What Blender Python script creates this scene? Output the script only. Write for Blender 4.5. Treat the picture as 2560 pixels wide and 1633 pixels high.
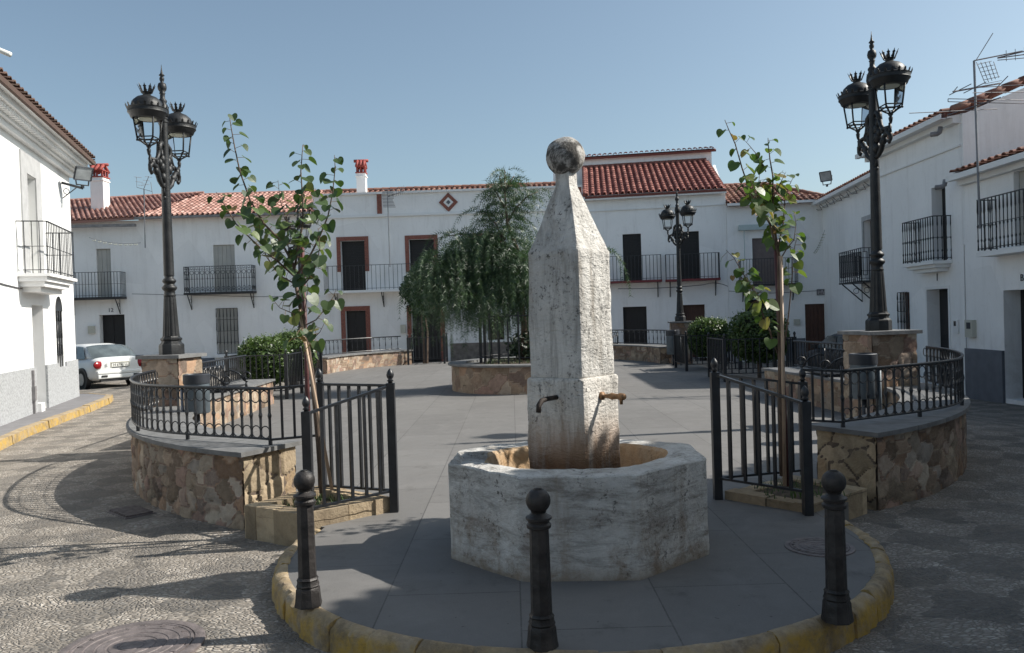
import bpy, math, random
import numpy as np
from mathutils import Vector, Matrix, noise
from math import sin, cos, pi, radians, sqrt, atan2, tan, floor
random.seed(7); rng=np.random.RandomState(5)
for o in list(bpy.data.objects): bpy.data.objects.remove(o)
S=bpy.context.scene; COL=S.collection

# ---------------- camera, sky, sun, exposure ----------------
EYE=1.7; PITCH=radians(.75); ROLL=radians(1.78); FPX=2020.0
r0=Vector((1,0,0)); f0=Vector((0,cos(PITCH),-sin(PITCH))); u0=Vector((0,sin(PITCH),cos(PITCH)))
cr=cos(ROLL)*r0-sin(ROLL)*u0; cu=sin(ROLL)*r0+cos(ROLL)*u0
cam=bpy.data.cameras.new('camera'); co=bpy.data.objects.new('camera',cam); COL.objects.link(co)
M=Matrix.Identity(4)
for i in range(3): M[i][0]=cr[i]; M[i][1]=cu[i]; M[i][2]=-f0[i]
M[2][3]=EYE; co.matrix_world=M
cam.sensor_width=36; cam.lens=36*FPX/2560; cam.clip_start=.05; cam.clip_end=3000
S.camera=co
SUN_EL=radians(41.5); SUN_AZ=radians(83.5)   # azimuth clockwise from +Y
sd=Vector((sin(SUN_AZ)*cos(SUN_EL),cos(SUN_AZ)*cos(SUN_EL),sin(SUN_EL)))
W=bpy.data.worlds.new('World'); S.world=W; W.use_nodes=True
nt=W.node_tree; nt.nodes.clear()
sky=nt.nodes.new('ShaderNodeTexSky'); sky.sky_type='NISHITA'; sky.sun_disc=False
sky.sun_elevation=SUN_EL; sky.sun_rotation=SUN_AZ; sky.altitude=300; sky.air_density=1.0; sky.dust_density=2.6; sky.ozone_density=1.6
hs=nt.nodes.new('ShaderNodeHueSaturation'); hs.inputs['Saturation'].default_value=.84
bg=nt.nodes.new('ShaderNodeBackground'); bg.inputs[1].default_value=.103
wo=nt.nodes.new('ShaderNodeOutputWorld')
nt.links.new(sky.outputs[0],hs.inputs['Color']); tn=nt.nodes.new('ShaderNodeMix'); tn.data_type='RGBA'; tn.blend_type='MULTIPLY'; tn.inputs[0].default_value=1; tn.inputs[7].default_value=(.90,.985,.95,1); nt.links.new(hs.outputs[0],tn.inputs[6]); nt.links.new(tn.outputs[2],bg.inputs[0]); nt.links.new(bg.outputs[0],wo.inputs[0])
sl=bpy.data.lights.new('sun','SUN'); sl.energy=4.6; sl.angle=radians(.53); sl.color=(1,.95,.87)
so=bpy.data.objects.new('sun',sl); COL.objects.link(so); so.rotation_euler=sd.to_track_quat('Z','Y').to_euler(); so.location=(20,0,30)
vs=S.view_settings; vs.view_transform='Standard'; vs.look='None'; vs.gamma=1; vs.exposure=.50; vs.use_curve_mapping=False
S.render.resolution_x=1024; S.render.resolution_y=653

# ---------------- helpers ----------------
def ray(x,y): return cr*((x-1280)/FPX)+cu*((816.5-y)/FPX)+f0
def atY(x,y,Y):
    d=ray(x,y); t=Y/d.y; return Vector((d.x*t,Y,EYE+d.z*t))
def onZ(x,y,z=0):
    d=ray(x,y); t=(z-EYE)/d.z; return Vector((d.x*t,d.y*t,z))
def tag(o,label=None,cat=None,group=None,kind=None):
    if label:o['label']=label
    if cat:o['category']=cat
    if group:o['group']=group
    if kind:o['kind']=kind
    return o
def wloc(p):
    v=Vector((0,0,0))
    while p is not None: v=v+p.location; p=p.parent
    return v
def empty(name,loc,label,cat,group=None):
    o=bpy.data.objects.new(name,None); COL.objects.link(o); o.location=loc; o.empty_display_size=.2
    return tag(o,label,cat,group)
def copy_tree(o,parent=None):
    c=o.copy(); COL.objects.link(c); c.parent=parent
    if parent is not None: c.matrix_parent_inverse=o.matrix_parent_inverse.copy()
    for ch in list(o.children): copy_tree(ch,c)
    return c
def place(proto,loc,rz,label,first):
    o=proto if first else copy_tree(proto)
    o.location=loc; o.rotation_euler=(0,0,rz); o['label']=label
    return o
class MB:
    def __init__(s): s.v=[]; s.f=[]; s.c=[]; s.xf=None
    def add(s,vs,fs,c=None):
        n=len(s.v)
        for p in vs:
            p=Vector(p); s.v.append(s.xf@p if s.xf else p)
            s.c.append(c if c else (1,1,1,1))
        s.f+= [tuple(i+n for i in f) for f in fs]; return s
    def hexa(s,b,t,c=None):
        return s.add(list(b)+list(t),[(3,2,1,0),(4,5,6,7),(0,1,5,4),(1,2,6,5),(2,3,7,6),(3,0,4,7)],c)
    def box(s,x0,x1,y0,y1,z0,z1,c=None):
        return s.hexa([(x0,y0,z0),(x1,y0,z0),(x1,y1,z0),(x0,y1,z0)],[(x0,y0,z1),(x1,y0,z1),(x1,y1,z1),(x0,y1,z1)],c)
    def obox(s,ctr,u,w,h,U=Vector((1,0,0)),c=None):   # oriented box, U horizontal unit dir, sizes u,w,h, ctr base centre
        U=Vector(U).normalized(); N=Vector((-U.y,U.x,0)); ctr=Vector(ctr)
        q=[ctr+U*a*u/2+N*b*w/2 for a,b in((-1,-1),(1,-1),(1,1),(-1,1))]
        return s.hexa(q,[p+Vector((0,0,h)) for p in q],c)
    def beam(s,a,b,w,h=None,up=Vector((0,0,1))):      # rectangular bar from a to b, centred
        a=Vector(a); b=Vector(b); h=h or w; d=(b-a).normalized()
        if abs(d.dot(up))>.98: up=Vector((1,0,0))
        sd_=d.cross(up).normalized(); uu=sd_.cross(d)
        q=[sd_*x*w/2+uu*y*h/2 for x,y in((-1,-1),(1,-1),(1,1),(-1,1))]
        return s.hexa([a+k for k in q],[b+k for k in q])
    def tube(s,pts,r,n=8,cap=True):
        pts=[Vector(p) for p in pts]; R=r if hasattr(r,'__len__') else [r]*len(pts)
        vs=[];fs=[]; prev=None
        for i,p in enumerate(pts):
            d=(pts[min(i+1,len(pts)-1)]-pts[max(i-1,0)])
            if d.length<1e-9: d=Vector((0,0,1))
            d.normalize()
            if prev is None:
                a=Vector((0,0,1)) if abs(d.z)<.9 else Vector((1,0,0)); prev=d.cross(a).normalized()
            e=(prev-d*prev.dot(d)); e=e.normalized() if e.length>1e-6 else d.orthogonal().normalized(); prev=e; g=d.cross(e)
            for k in range(n):
                t=2*pi*k/n; vs.append(p+(e*cos(t)+g*sin(t))*R[i])
        for i in range(len(pts)-1):
            for k in range(n):
                fs.append((i*n+k,i*n+(k+1)%n,(i+1)*n+(k+1)%n,(i+1)*n+k))
        if cap: fs.append(tuple(range(n-1,-1,-1))); fs.append(tuple(range((len(pts)-1)*n,len(pts)*n)))
        return s.add(vs,fs)
    def lathe(s,prof,ctr=(0,0,0),n=16,ph=0,sq=None):
        ctr=Vector(ctr); vs=[];fs=[]
        for r,z in prof:
            for k in range(n):
                t=2*pi*k/n+ph; rr=max(r,.0005); vs.append(ctr+Vector((rr*cos(t),rr*sin(t),z)))
        for i in range(len(prof)-1):
            for k in range(n): fs.append((i*n+k,i*n+(k+1)%n,(i+1)*n+(k+1)%n,(i+1)*n+k))
        fs.append(tuple(range(n-1,-1,-1))); fs.append(tuple(range((len(prof)-1)*n,len(prof)*n)))
        return s.add(vs,fs)
    def ring(s,c,U,V,R,r,n=18,m=5):
        c=Vector(c);U=Vector(U).normalized();V=Vector(V).normalized()
        pts=[c+(U*cos(2*pi*i/n)+V*sin(2*pi*i/n))*R for i in range(n+1)]
        return s.tube(pts,r,m,False)
    def torus(s,c,R,r,n=20,m=6): return s.ring(c,(1,0,0),(0,1,0),R,r,n,m)
    def sphere(s,c,r,n=14,m=8,sz=1):
        return s.lathe([(r*sin(pi*i/m),-r*cos(pi*i/m)*sz) for i in range(m+1)],c,n)
    def plate(s,poly,th,N):   # polygon (3d pts) extruded by th along N
        N=Vector(N).normalized()*th; k=len(poly); P=[Vector(p) for p in poly]
        return s.add(P+[p+N for p in P],[tuple(range(k-1,-1,-1)),tuple(range(k,2*k))]+[(i,(i+1)%k,k+(i+1)%k,k+i) for i in range(k)])
    def build(s,name,mat,parent=None,smooth=False,loc=None,label=None,cat=None,group=None,kind=None,vc=False,auto=None):
        off=wloc(parent) if parent else Vector(loc or (0,0,0))
        me=bpy.data.meshes.new(name); me.from_pydata([tuple(p-off) for p in s.v],[],s.f)
        if isinstance(mat,(list,tuple)):
            for m_ in mat: me.materials.append(m_)
        else: me.materials.append(mat)
        if vc:
            ca=me.color_attributes.new('Col','FLOAT_COLOR','POINT')
            ca.data.foreach_set('color',np.array(s.c,dtype=np.float32).ravel())
        me.update()
        if smooth: me.polygons.foreach_set('use_smooth',[True]*len(me.polygons))
        if auto is not None:
            me.polygons.foreach_set('use_smooth',[True]*len(me.polygons))
            try: me.set_sharp_from_angle(angle=radians(auto))
            except Exception: pass
        o=bpy.data.objects.new(name,me); COL.objects.link(o)
        if parent: o.parent=parent
        else: o.location=off
        return tag(o,label,cat,group,kind)

# ---- materials
def mk(name):
    m=bpy.data.materials.new(name); m.use_nodes=True; n=m.node_tree; return m,n,n.nodes['Principled BSDF']
def N(nt,t,**k):
    x=nt.nodes.new(t)
    for a,b in k.items():
        if a in('ins',):
            for i,v in b.items(): x.inputs[i].default_value=v
        else: setattr(x,a,b)
    return x
def L(nt,a,b): nt.links.new(a,b)
def c3(c): return (c[0],c[1],c[2],1)
def coords(nt,scale=(1,1,1),rot=(0,0,0),world=False):
    t=N(nt,'ShaderNodeTexCoord'); mp=N(nt,'ShaderNodeMapping'); mp.inputs['Scale'].default_value=scale; mp.inputs['Rotation'].default_value=rot
    if world:
        g=N(nt,'ShaderNodeNewGeometry'); L(nt,g.outputs['Position'],mp.inputs[0])
    else: L(nt,t.outputs['Object'],mp.inputs[0])
    return mp.outputs[0]
def tex_noise(nt,vec,scale,detail=4,rough=.55,dist=0):
    x=N(nt,'ShaderNodeTexNoise'); x.inputs['Scale'].default_value=scale; x.inputs['Detail'].default_value=detail; x.inputs['Roughness'].default_value=rough; x.inputs['Distortion'].default_value=dist
    L(nt,vec,x.inputs['Vector']); return x.outputs['Fac']
def ramp(nt,fac,stops,interp='LINEAR'):
    r=N(nt,'ShaderNodeValToRGB'); r.color_ramp.interpolation=interp
    e=r.color_ramp.elements
    while len(e)<len(stops): e.new(.5)
    for i,(p,c) in enumerate(stops):
        e[i].position=p; e[i].color=c3(c) if hasattr(c,'__len__') else (c,c,c,1)
    L(nt,fac,r.inputs[0]); return r.outputs[0]
def mix(nt,f,a,b,mode='MIX'):
    x=N(nt,'ShaderNodeMix'); x.data_type='RGBA'; x.blend_type=mode
    for inp,v in((x.inputs[0],f),(x.inputs[6],a),(x.inputs[7],b)):
        if hasattr(v,'is_output') or isinstance(v,bpy.types.NodeSocket): L(nt,v,inp)
        elif hasattr(v,'__len__'): inp.default_value=c3(v)
        else: inp.default_value=v
    return x.outputs[2]
def math_(nt,op,a,b=0,clamp=False):
    x=N(nt,'ShaderNodeMath'); x.operation=op; x.use_clamp=clamp
    for i,v in((0,a),(1,b)):
        if isinstance(v,bpy.types.NodeSocket): L(nt,v,x.inputs[i])
        else: x.inputs[i].default_value=v
    return x.outputs[0]
def sep(nt,vec):
    x=N(nt,'ShaderNodeSeparateXYZ'); L(nt,vec,x.inputs[0]); return x.outputs
def bump(nt,b,h,strength=.5,dist=.02):
    x=N(nt,'ShaderNodeBump'); x.inputs['Strength'].default_value=strength; x.inputs['Distance'].default_value=dist
    L(nt,h,x.inputs['Height']); L(nt,x.outputs[0],b.inputs['Normal']); return x
def simple(name,col,rough=.6,metal=0,var=.12,scale=6,bs=.0,spec=.5,world=False,stretch=(1,1,1)):
    m,nt,b=mk(name); v=coords(nt,stretch,world=world)
    f=tex_noise(nt,v,scale,5)
    lo=[max(0,x*(1-var*1.6)) for x in col]; hi=[min(1,x*(1+var)) for x in col]
    L(nt,ramp(nt,f,[(.3,lo),(.7,hi)]),b.inputs['Base Color'])
    b.inputs['Roughness'].default_value=rough; b.inputs['Metallic'].default_value=metal; b.inputs['Specular IOR Level'].default_value=spec
    if bs: bump(nt,b,tex_noise(nt,v,scale*5,4),bs,.01)
    return m
def whitewash(name,col,dirt=.5,lo=0.0,rough=.85,bs=.25):
    """limewashed plaster: faint mottling, vertical drip streaks, grime"""
    m,nt,b=mk(name); v=coords(nt,world=True)
    big=tex_noise(nt,v,.7,5,.6); vv=coords(nt,(3.2,3.2,.35),world=True); st=tex_noise(nt,vv,1.3,5,.65); fine=tex_noise(nt,v,9,5,.6)
    c1=mix(nt,ramp(nt,big,[(.35,0),(.7,1)]),[x*.93 for x in col],col)
    pv=N(nt,'ShaderNodeTexVoronoi'); pv.inputs['Scale'].default_value=.55; L(nt,v,pv.inputs['Vector']); ps=N(nt,'ShaderNodeSeparateColor'); L(nt,pv.outputs['Color'],ps.inputs[0]); c1=mix(nt,1,c1,ramp(nt,ps.outputs[0],[(0,.93),(1,1)]),'MULTIPLY')
    k=ramp(nt,st,[(.52,0),(.76,.32*dirt)])
    c2=mix(nt,k,c1,(.42,.40,.37))
    k2=ramp(nt,fine,[(.58,0),(.80,.32*dirt)])
    c3_=mix(nt,k2,c2,(.50,.47,.43))
    z_=sep(nt,v)[2]; dm=math_(nt,'MULTIPLY',ramp(nt,math_(nt,'MULTIPLY',z_,.5),[(0,1),(.55,0)]),ramp(nt,tex_noise(nt,v,2.2,6,.7,.4),[(.46,0),(.62,.5*dirt)]))
    c3_=mix(nt,dm,c3_,(.46,.43,.38))
    L(nt,c3_,b.inputs['Base Color']); b.inputs['Roughness'].default_value=rough; b.inputs['Specular IOR Level'].default_value=.2
    bump(nt,b,tex_noise(nt,v,14,6,.6),bs,.012)
    return m
def tilemat(name,a,bc,moss=.3):
    m,nt,b=mk(name); at=N(nt,'ShaderNodeVertexColor'); at.layer_name='Col'
    s=N(nt,'ShaderNodeSeparateColor'); L(nt,at.outputs[0],s.inputs[0])
    base=ramp(nt,s.outputs[0],[(0,[x*.72 for x in a]),(.5,a),(1,bc)])
    v=coords(nt,world=True); n1=tex_noise(nt,v,5,5,.65)
    L(nt,mix(nt,ramp(nt,n1,[(.52,0),(.72,moss)]),base,(.10,.085,.06)),b.inputs['Base Color'])
    b.inputs['Roughness'].default_value=.85; return m
def stonemat(name,tints,mortar,dark=.0,bs=.6):
    m,nt,b=mk(name); at=N(nt,'ShaderNodeVertexColor'); at.layer_name='Col'
    s=N(nt,'ShaderNodeSeparateColor'); L(nt,at.outputs[0],s.inputs[0])   # R random tint, G edge (0 mortar..1 stone), B random value
    k=len(tints); base=ramp(nt,s.outputs[0],[(i/(k-1),t) for i,t in enumerate(tints)])
    v=coords(nt,world=True); n1=tex_noise(nt,v,7,6,.7,.6); n2=tex_noise(nt,v,32,5,.7)
    base=mix(nt,ramp(nt,n1,[(.3,.5),(.62,0)]),base,(.12,.08,.055),'MIX')
    base=mix(nt,ramp(nt,n2,[(.48,0),(.72,.4)]),base,(.46,.38,.29))
    val=ramp(nt,s.outputs[2],[(0,.55),(1,1.15)])
    base=mix(nt,1.0,base,val,'MULTIPLY')
    e=ramp(nt,s.outputs[1],[(.1,0),(.42,1)])
    L(nt,mix(nt,e,mortar,base),b.inputs['Base Color']); b.inputs['Roughness'].default_value=.9; b.inputs['Specular IOR Level'].default_value=.25
    bump(nt,b,math_(nt,'ADD',n1,math_(nt,'MULTIPLY',n2,.5)),bs,.03)
    return m

# street: river pebbles set on edge
def street_mat():
    m,nt,b=mk('pebble_paving'); v0=coords(nt,world=True)
    wn=N(nt,'ShaderNodeTexNoise'); wn.inputs['Scale'].default_value=1.1; wn.inputs['Detail'].default_value=2; L(nt,v0,wn.inputs['Vector'])
    warp=N(nt,'ShaderNodeVectorMath'); warp.operation='MULTIPLY_ADD'; L(nt,wn.outputs['Color'],warp.inputs[0]); warp.inputs[1].default_value=(.5,.5,0); L(nt,v0,warp.inputs[2])
    mp=N(nt,'ShaderNodeMapping'); mp.inputs['Scale'].default_value=(1,1.9,1); mp.inputs['Rotation'].default_value=(0,0,.35); L(nt,warp.outputs[0],mp.inputs[0])
    vo=N(nt,'ShaderNodeTexVoronoi'); vo.feature='F1'; vo.inputs['Scale'].default_value=25; L(nt,mp.outputs[0],vo.inputs['Vector'])
    ve=N(nt,'ShaderNodeTexVoronoi'); ve.feature='DISTANCE_TO_EDGE'; ve.inputs['Scale'].default_value=25; L(nt,mp.outputs[0],ve.inputs['Vector'])
    s=N(nt,'ShaderNodeSeparateColor'); L(nt,vo.outputs['Color'],s.inputs[0])
    stone=ramp(nt,s.outputs[0],[(0,(.30,.27,.235)),(.45,(.395,.355,.31)),(.8,(.46,.42,.37)),(1,(.55,.51,.46))])
    # darker scalloped bands laid in darker pebbles
    wv=N(nt,'ShaderNodeTexWave'); wv.wave_type='BANDS'; wv.bands_direction='Y'; wv.inputs['Scale'].default_value=.62; wv.inputs['Distortion'].default_value=7; wv.inputs['Detail'].default_value=2; wv.inputs['Detail Scale'].default_value=1.0; L(nt,v0,wv.inputs['Vector'])
    nb=tex_noise(nt,coords(nt,(1.5,2.6,1),world=True),1.05,3,.55,1.2)
    band=ramp(nt,math_(nt,'ADD',math_(nt,'MULTIPLY',wv.outputs['Fac'],.16),math_(nt,'MULTIPLY',nb,.84)),[(.455,0),(.535,.78)])
    ck=N(nt,'ShaderNodeTexChecker'); ck.inputs['Scale'].default_value=2.1; ck.inputs[1].default_value=(1,1,1,1); ck.inputs[2].default_value=(0,0,0,1)
    w2=N(nt,'ShaderNodeVectorMath'); w2.operation='MULTIPLY_ADD'; n9=N(nt,'ShaderNodeTexNoise'); n9.inputs['Scale'].default_value=1.7; n9.inputs['Detail'].default_value=5; n9.inputs['Roughness'].default_value=.65; L(nt,v0,n9.inputs['Vector']); L(nt,n9.outputs['Color'],w2.inputs[0]); w2.inputs[1].default_value=(.75,.75,0)
    m2=N(nt,'ShaderNodeMapping'); m2.inputs['Rotation'].default_value=(0,0,.62); L(nt,v0,m2.inputs[0]); m2.inputs['Scale'].default_value=(1,1,0); m2.inputs['Location'].default_value=(0,0,.3); L(nt,m2.outputs[0],w2.inputs[2]); L(nt,w2.outputs[0],ck.inputs['Vector'])
    band=math_(nt,'MULTIPLY',math_(nt,'ADD',math_(nt,'MULTIPLY',ck.outputs['Fac'],.62),math_(nt,'MULTIPLY',band,.25)),ramp(nt,tex_noise(nt,v0,.45,3,.5),[(.3,.55),(.6,1)]),True)
    stone=mix(nt,band,stone,(.10,.10,.10))
    e=ramp(nt,ve.outputs['Distance'],[(.02,0),(.16,1)])
    col=mix(nt,e,(.22,.195,.165),stone)
    sand=tex_noise(nt,v0,2.3,5,.7); col=mix(nt,ramp(nt,sand,[(.5,0),(.75,.55)]),col,(.30,.26,.215))
    L(nt,col,b.inputs['Base Color']); b.inputs['Roughness'].default_value=.9; b.inputs['Specular IOR Level'].default_value=.25
    h=ramp(nt,ve.outputs['Distance'],[(0,0),(.3,1)],'EASE'); h2=math_(nt,'ADD',h,math_(nt,'MULTIPLY',s.outputs[1],.9))
    h3=math_(nt,'ADD',h2,math_(nt,'MULTIPLY',tex_noise(nt,v0,45,4,.7),.5))
    bump(nt,b,h3,.75,.018); return m
def slab_mat(name,col,sx,sy,rot=0,mort=.55,off=.5):
    m,nt,b=mk(name); v=coords(nt,(1,1,1),(0,0,rot),True)
    br=N(nt,'ShaderNodeTexBrick'); br.offset=off; br.inputs['Scale'].default_value=1; br.inputs['Brick Width'].default_value=sx; br.inputs['Row Height'].default_value=sy
    br.inputs['Mortar Size'].default_value=.006; br.inputs['Mortar Smooth'].default_value=.4; br.inputs['Bias'].default_value=0
    br.inputs['Color1'].default_value=c3([x*.90 for x in col]); br.inputs['Color2'].default_value=c3([min(1,x*1.09) for x in col]); br.inputs['Mortar'].default_value=c3([x*mort for x in col]); L(nt,v,br.inputs['Vector'])
    n1=tex_noise(nt,v,.8,6,.65); n2=tex_noise(nt,v,90,3,.7); n3=tex_noise(nt,v,3.4,6,.7)
    c=mix(nt,ramp(nt,n1,[(.35,.0),(.72,.35)]),br.outputs['Color'],[x*.72 for x in col])
    c=mix(nt,ramp(nt,n2,[(.4,0),(.75,.4)]),c,[min(1,x*1.35) for x in col])
    c=mix(nt,ramp(nt,n3,[(.58,0),(.70,.45)]),c,[x*.5 for x in col]); n4=tex_noise(nt,v,1.7,7,.75,.8); c=mix(nt,ramp(nt,n4,[(.5,0),(.66,.4)]),c,[min(1,x*1.3) for x in col]); n5=tex_noise(nt,v,17,3,.5); c=mix(nt,ramp(nt,n5,[(.70,0),(.74,.7)]),c,[x*.35 for x in col])
    L(nt,c,b.inputs['Base Color']); L(nt,ramp(nt,n3,[(.3,.62),(.7,.85)]),b.inputs['Roughness']); b.inputs['Specular IOR Level'].default_value=.28
    bump(nt,b,n2,.12,.004); return m
def kerb_mat():
    m,nt,b=mk('yellow_kerb_paint'); v=coords(nt,world=True)
    n1=tex_noise(nt,v,6,6,.7); n2=tex_noise(nt,v,22,5,.7)
    base=mix(nt,ramp(nt,n2,[(.4,0),(.7,1)]),(.30,.24,.17),(.42,.34,.24))
    nz=N(nt,'ShaderNodeNewGeometry'); z=sep(nt,nz.outputs['Normal'])[2]
    vert=ramp(nt,z,[(.3,1),(.8,.28)])
    k=math_(nt,'MULTIPLY',ramp(nt,n1,[(.36,0),(.58,1)]),vert)
    k3=ramp(nt,tex_noise(nt,v,3.3,7,.8),[(.46,0),(.62,.8)])
    L(nt,mix(nt,k3,mix(nt,k,base,(.46,.295,.06)),(.17,.13,.085)),b.inputs['Base Color']); b.inputs['Roughness'].default_value=.85
    bump(nt,b,n2,.6,.02); return m
def fountain_mat(name,col,mode):
    m,nt,b=mk(name); v=coords(nt,world=True); P=sep(nt,v)
    n1=tex_noise(nt,v,2.2,6,.7,.3)
    if mode=='basin': vs_=coords(nt,(1.6,1.6,7),world=True)
    else: vs_=coords(nt,(9,9,1.1),world=True)
    st=tex_noise(nt,vs_,1.6,8,.78,.5); sp=tex_noise(nt,v,34,4,.75); sp2=tex_noise(nt,v,5,5,.6)
    c=mix(nt,ramp(nt,n1,[(.38,0),(.60,1)]),[x*.76 for x in col],col)
    c=mix(nt,ramp(nt,st,[(.47,0),(.66,.85 if mode=='basin' else .62)]),c,(.17,.155,.135))
    c=mix(nt,ramp(nt,tex_noise(nt,coords(nt,(6,6,.9),world=True),1.1,6,.7,.3),[(.52,0),(.70,.55)]),c,(.25,.20,.145))
    blk=math_(nt,'MULTIPLY',ramp(nt,sp,[(.54,0),(.62,1)]),ramp(nt,sp2,[(.46,0),(.60,1)]))
    c=mix(nt,math_(nt,'MULTIPLY',blk,.8),c,(.045,.043,.04))
    if mode=='basin':
        low=ramp(nt,P[2],[(.05,1),(.5,.12)])
        br=math_(nt,'MULTIPLY',ramp(nt,tex_noise(nt,v,5,6,.7,.5),[(.42,0),(.66,1)]),low)
        c=mix(nt,math_(nt,'MULTIPLY',br,.75),c,(.22,.15,.09))
        c=mix(nt,math_(nt,'MULTIPLY',ramp(nt,P[2],[(.0,1),(.10,0)]),.6),c,(.25,.20,.14))
    if mode=='pool':
        c=mix(nt,ramp(nt,n1,[(.35,.25),(.65,.9)]),c,(.46,.27,.12))
    if mode=='block':   # rust and algae run from below the spouts down to the water line
        gz=ramp(nt,P[2],[(.6,1),(1.06,0)])
        k=math_(nt,'MULTIPLY',gz,ramp(nt,tex_noise(nt,coords(nt,(11,11,1.6),world=True),1.2,5,.6),[(.30,.3),(.52,1)]))
        c=mix(nt,k,c,(.31,.17,.085))
        g2=math_(nt,'MULTIPLY',ramp(nt,P[2],[(.5,1),(.82,0)]),ramp(nt,n1,[(.3,.3),(.6,1)]))
        c=mix(nt,g2,c,(.065,.05,.04))
    if mode=='ball':
        c=mix(nt,ramp(nt,tex_noise(nt,v,6,7,.75,.5),[(.45,0),(.54,.92)]),c,(.06,.055,.05))
    L(nt,c,b.inputs['Base Color']); b.inputs['Roughness'].default_value=.9; b.inputs['Specular IOR Level'].default_value=.2
    chis=tex_noise(nt,coords(nt,(13,13,30),(.5,.35,.2),world=True),1.0,3,.6,.8)
    h=math_(nt,'ADD',math_(nt,'MULTIPLY',sp,.7),math_(nt,'MULTIPLY',chis,1.1 if mode in('block','shaft') else .35))
    h=math_(nt,'ADD',h,math_(nt,'MULTIPLY',tex_noise(nt,v,12,5,.7),1.2))
    bump(nt,b,h,.75,.02); return m
def leafmat(name,cols,trans=.25,rough=.45):
    m,nt,b=mk(name); at=N(nt,'ShaderNodeVertexColor'); at.layer_name='Col'
    s=N(nt,'ShaderNodeSeparateColor'); L(nt,at.outputs[0],s.inputs[0]); k=len(cols)
    c=ramp(nt,s.outputs[0],[(i/(k-1),t) for i,t in enumerate(cols)])
    L(nt,c,b.inputs['Base Color']); b.inputs['Roughness'].default_value=rough
    tr=N(nt,'ShaderNodeBsdfTranslucent'); L(nt,mix(nt,1,c,(1.3,1.5,.6),'MULTIPLY'),tr.inputs[0])
    mx=N(nt,'ShaderNodeMixShader'); mx.inputs[0].default_value=trans
    out=[n for n in nt.nodes if n.type=='OUTPUT_MATERIAL'][0]
    L(nt,b.outputs[0],mx.inputs[1]); L(nt,tr.outputs[0],mx.inputs[2]); L(nt,mx.outputs[0],out.inputs[0]); return m
def glassmat(name,tint=(.9,.95,.97)):
    m,nt,b=mk(name); b.inputs['Base Color'].default_value=c3(tint); b.inputs['Roughness'].default_value=.03
    tr=N(nt,'ShaderNodeBsdfTransparent'); tr.inputs[0].default_value=c3(tint); gl=N(nt,'ShaderNodeBsdfGlossy'); gl.inputs['Roughness'].default_value=.05
    fr=N(nt,'ShaderNodeFresnel'); fr.inputs[0].default_value=1.2; mx=N(nt,'ShaderNodeMixShader'); out=[n for n in nt.nodes if n.type=='OUTPUT_MATERIAL'][0]
    L(nt,fr.outputs[0],mx.inputs[0]); L(nt,tr.outputs[0],mx.inputs[1]); L(nt,gl.outputs[0],mx.inputs[2]); L(nt,mx.outputs[0],out.inputs[0]); return m
MT={}
MT['street']=street_mat(); MT['slab']=slab_mat('plaza_slabs',(.160,.155,.149),1.24,.82,pi/2,.42)
MT['pave']=slab_mat('pavement_slabs',(.19,.185,.19),.4,.4); MT['kerb']=kerb_mat()
MT['white']=whitewash('white_plaster',(.915,.91,.90),.75); MT['white2']=whitewash('white_plaster_clean',(.84,.84,.83),.25)
MT['cream']=whitewash('cream_plaster',(.72,.71,.66),.8)
MT['iron']=simple('black_iron',(.016,.018,.022),.42,.0,.3,9,.25,.6); MT['iron2']=simple('dark_green_iron',(.02,.027,.026),.45,0,.3,9,.2)
MT['lampiron']=simple('weathered_lamp_iron',(.022,.023,.024),.5,.3,.35,7,.35)
MT['rust']=simple('rusty_pipe',(.045,.035,.03),.7,.4,.4,20,.4); MT['brass']=simple('worn_brass',(.30,.17,.085),.5,.35,.3,25,.3)
MT['capstone']=simple('grey_cap_slab',(.17,.17,.168),.7,0,.18,7,.4,world=True)
MT['grey_dado']=simple('grey_painted_dado',(.135,.145,.165),.8,0,.1,4,.2,world=True); MT['dado_light']=simple('rough_grey_dado',(.40,.41,.42),.9,0,.22,26,.9,world=True)
MT['dado_stone']=simple('brown_stone_dado',(.22,.19,.165),.9,0,.25,5,.5,world=True)
MT['dkwood']=simple('dark_wood',(.012,.011,.012),.55,0,.3,12,.2,stretch=(4,4,.4)); MT['brwood']=simple('brown_wood',(.075,.03,.018),.5,0,.25,12,.2,stretch=(4,4,.4))
MT['redframe']=simple('red_brick_trim',(.25,.095,.07),.8,0,.25,18,.4,world=True); MT['shutter']=simple('beige_blind',(.42,.41,.38),.6,0,.06,3)
MT['greyframe']=simple('grey_trim',(.42,.42,.42),.8,0,.08,5,.2,world=True); MT['redsteel']=simple('dark_red_paint',(.16,.02,.025),.45,0,.2,9)
MT['brshutter']=simple('brown_blind',(.19,.155,.15),.6,0,.1,5); MT['dkglass']=simple('dark_glass',(.012,.013,.015),.08,0,.1,3,0,.8)
MT['alu']=simple('aluminium',(.22,.22,.23),.45,.6,.1,9); MT['gutter']=simple('grey_gutter',(.24,.23,.23),.6,.1,.2,5,.1)
MT['tile_a']=tilemat('pink_clay_tiles',(.39,.205,.165),(.52,.33,.28),.3); MT['tile_c']=tilemat('red_clay_tiles',(.225,.072,.056),(.34,.14,.11),.35)
MT['tile_d']=tilemat('old_clay_tiles',(.20,.085,.06),(.33,.18,.13),.85)
MT['mortar']=simple('mortar',(.17,.13,.10),.95,0,.25,20,.5); MT['stone']=stonemat('rubble_stone',[(.40,.29,.20),(.29,.21,.155),(.50,.40,.29),(.37,.30,.24),(.43,.27,.17),(.23,.18,.15),(.38,.24,.19),(.54,.46,.36),(.35,.31,.27)],(.15,.12,.09))
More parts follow.
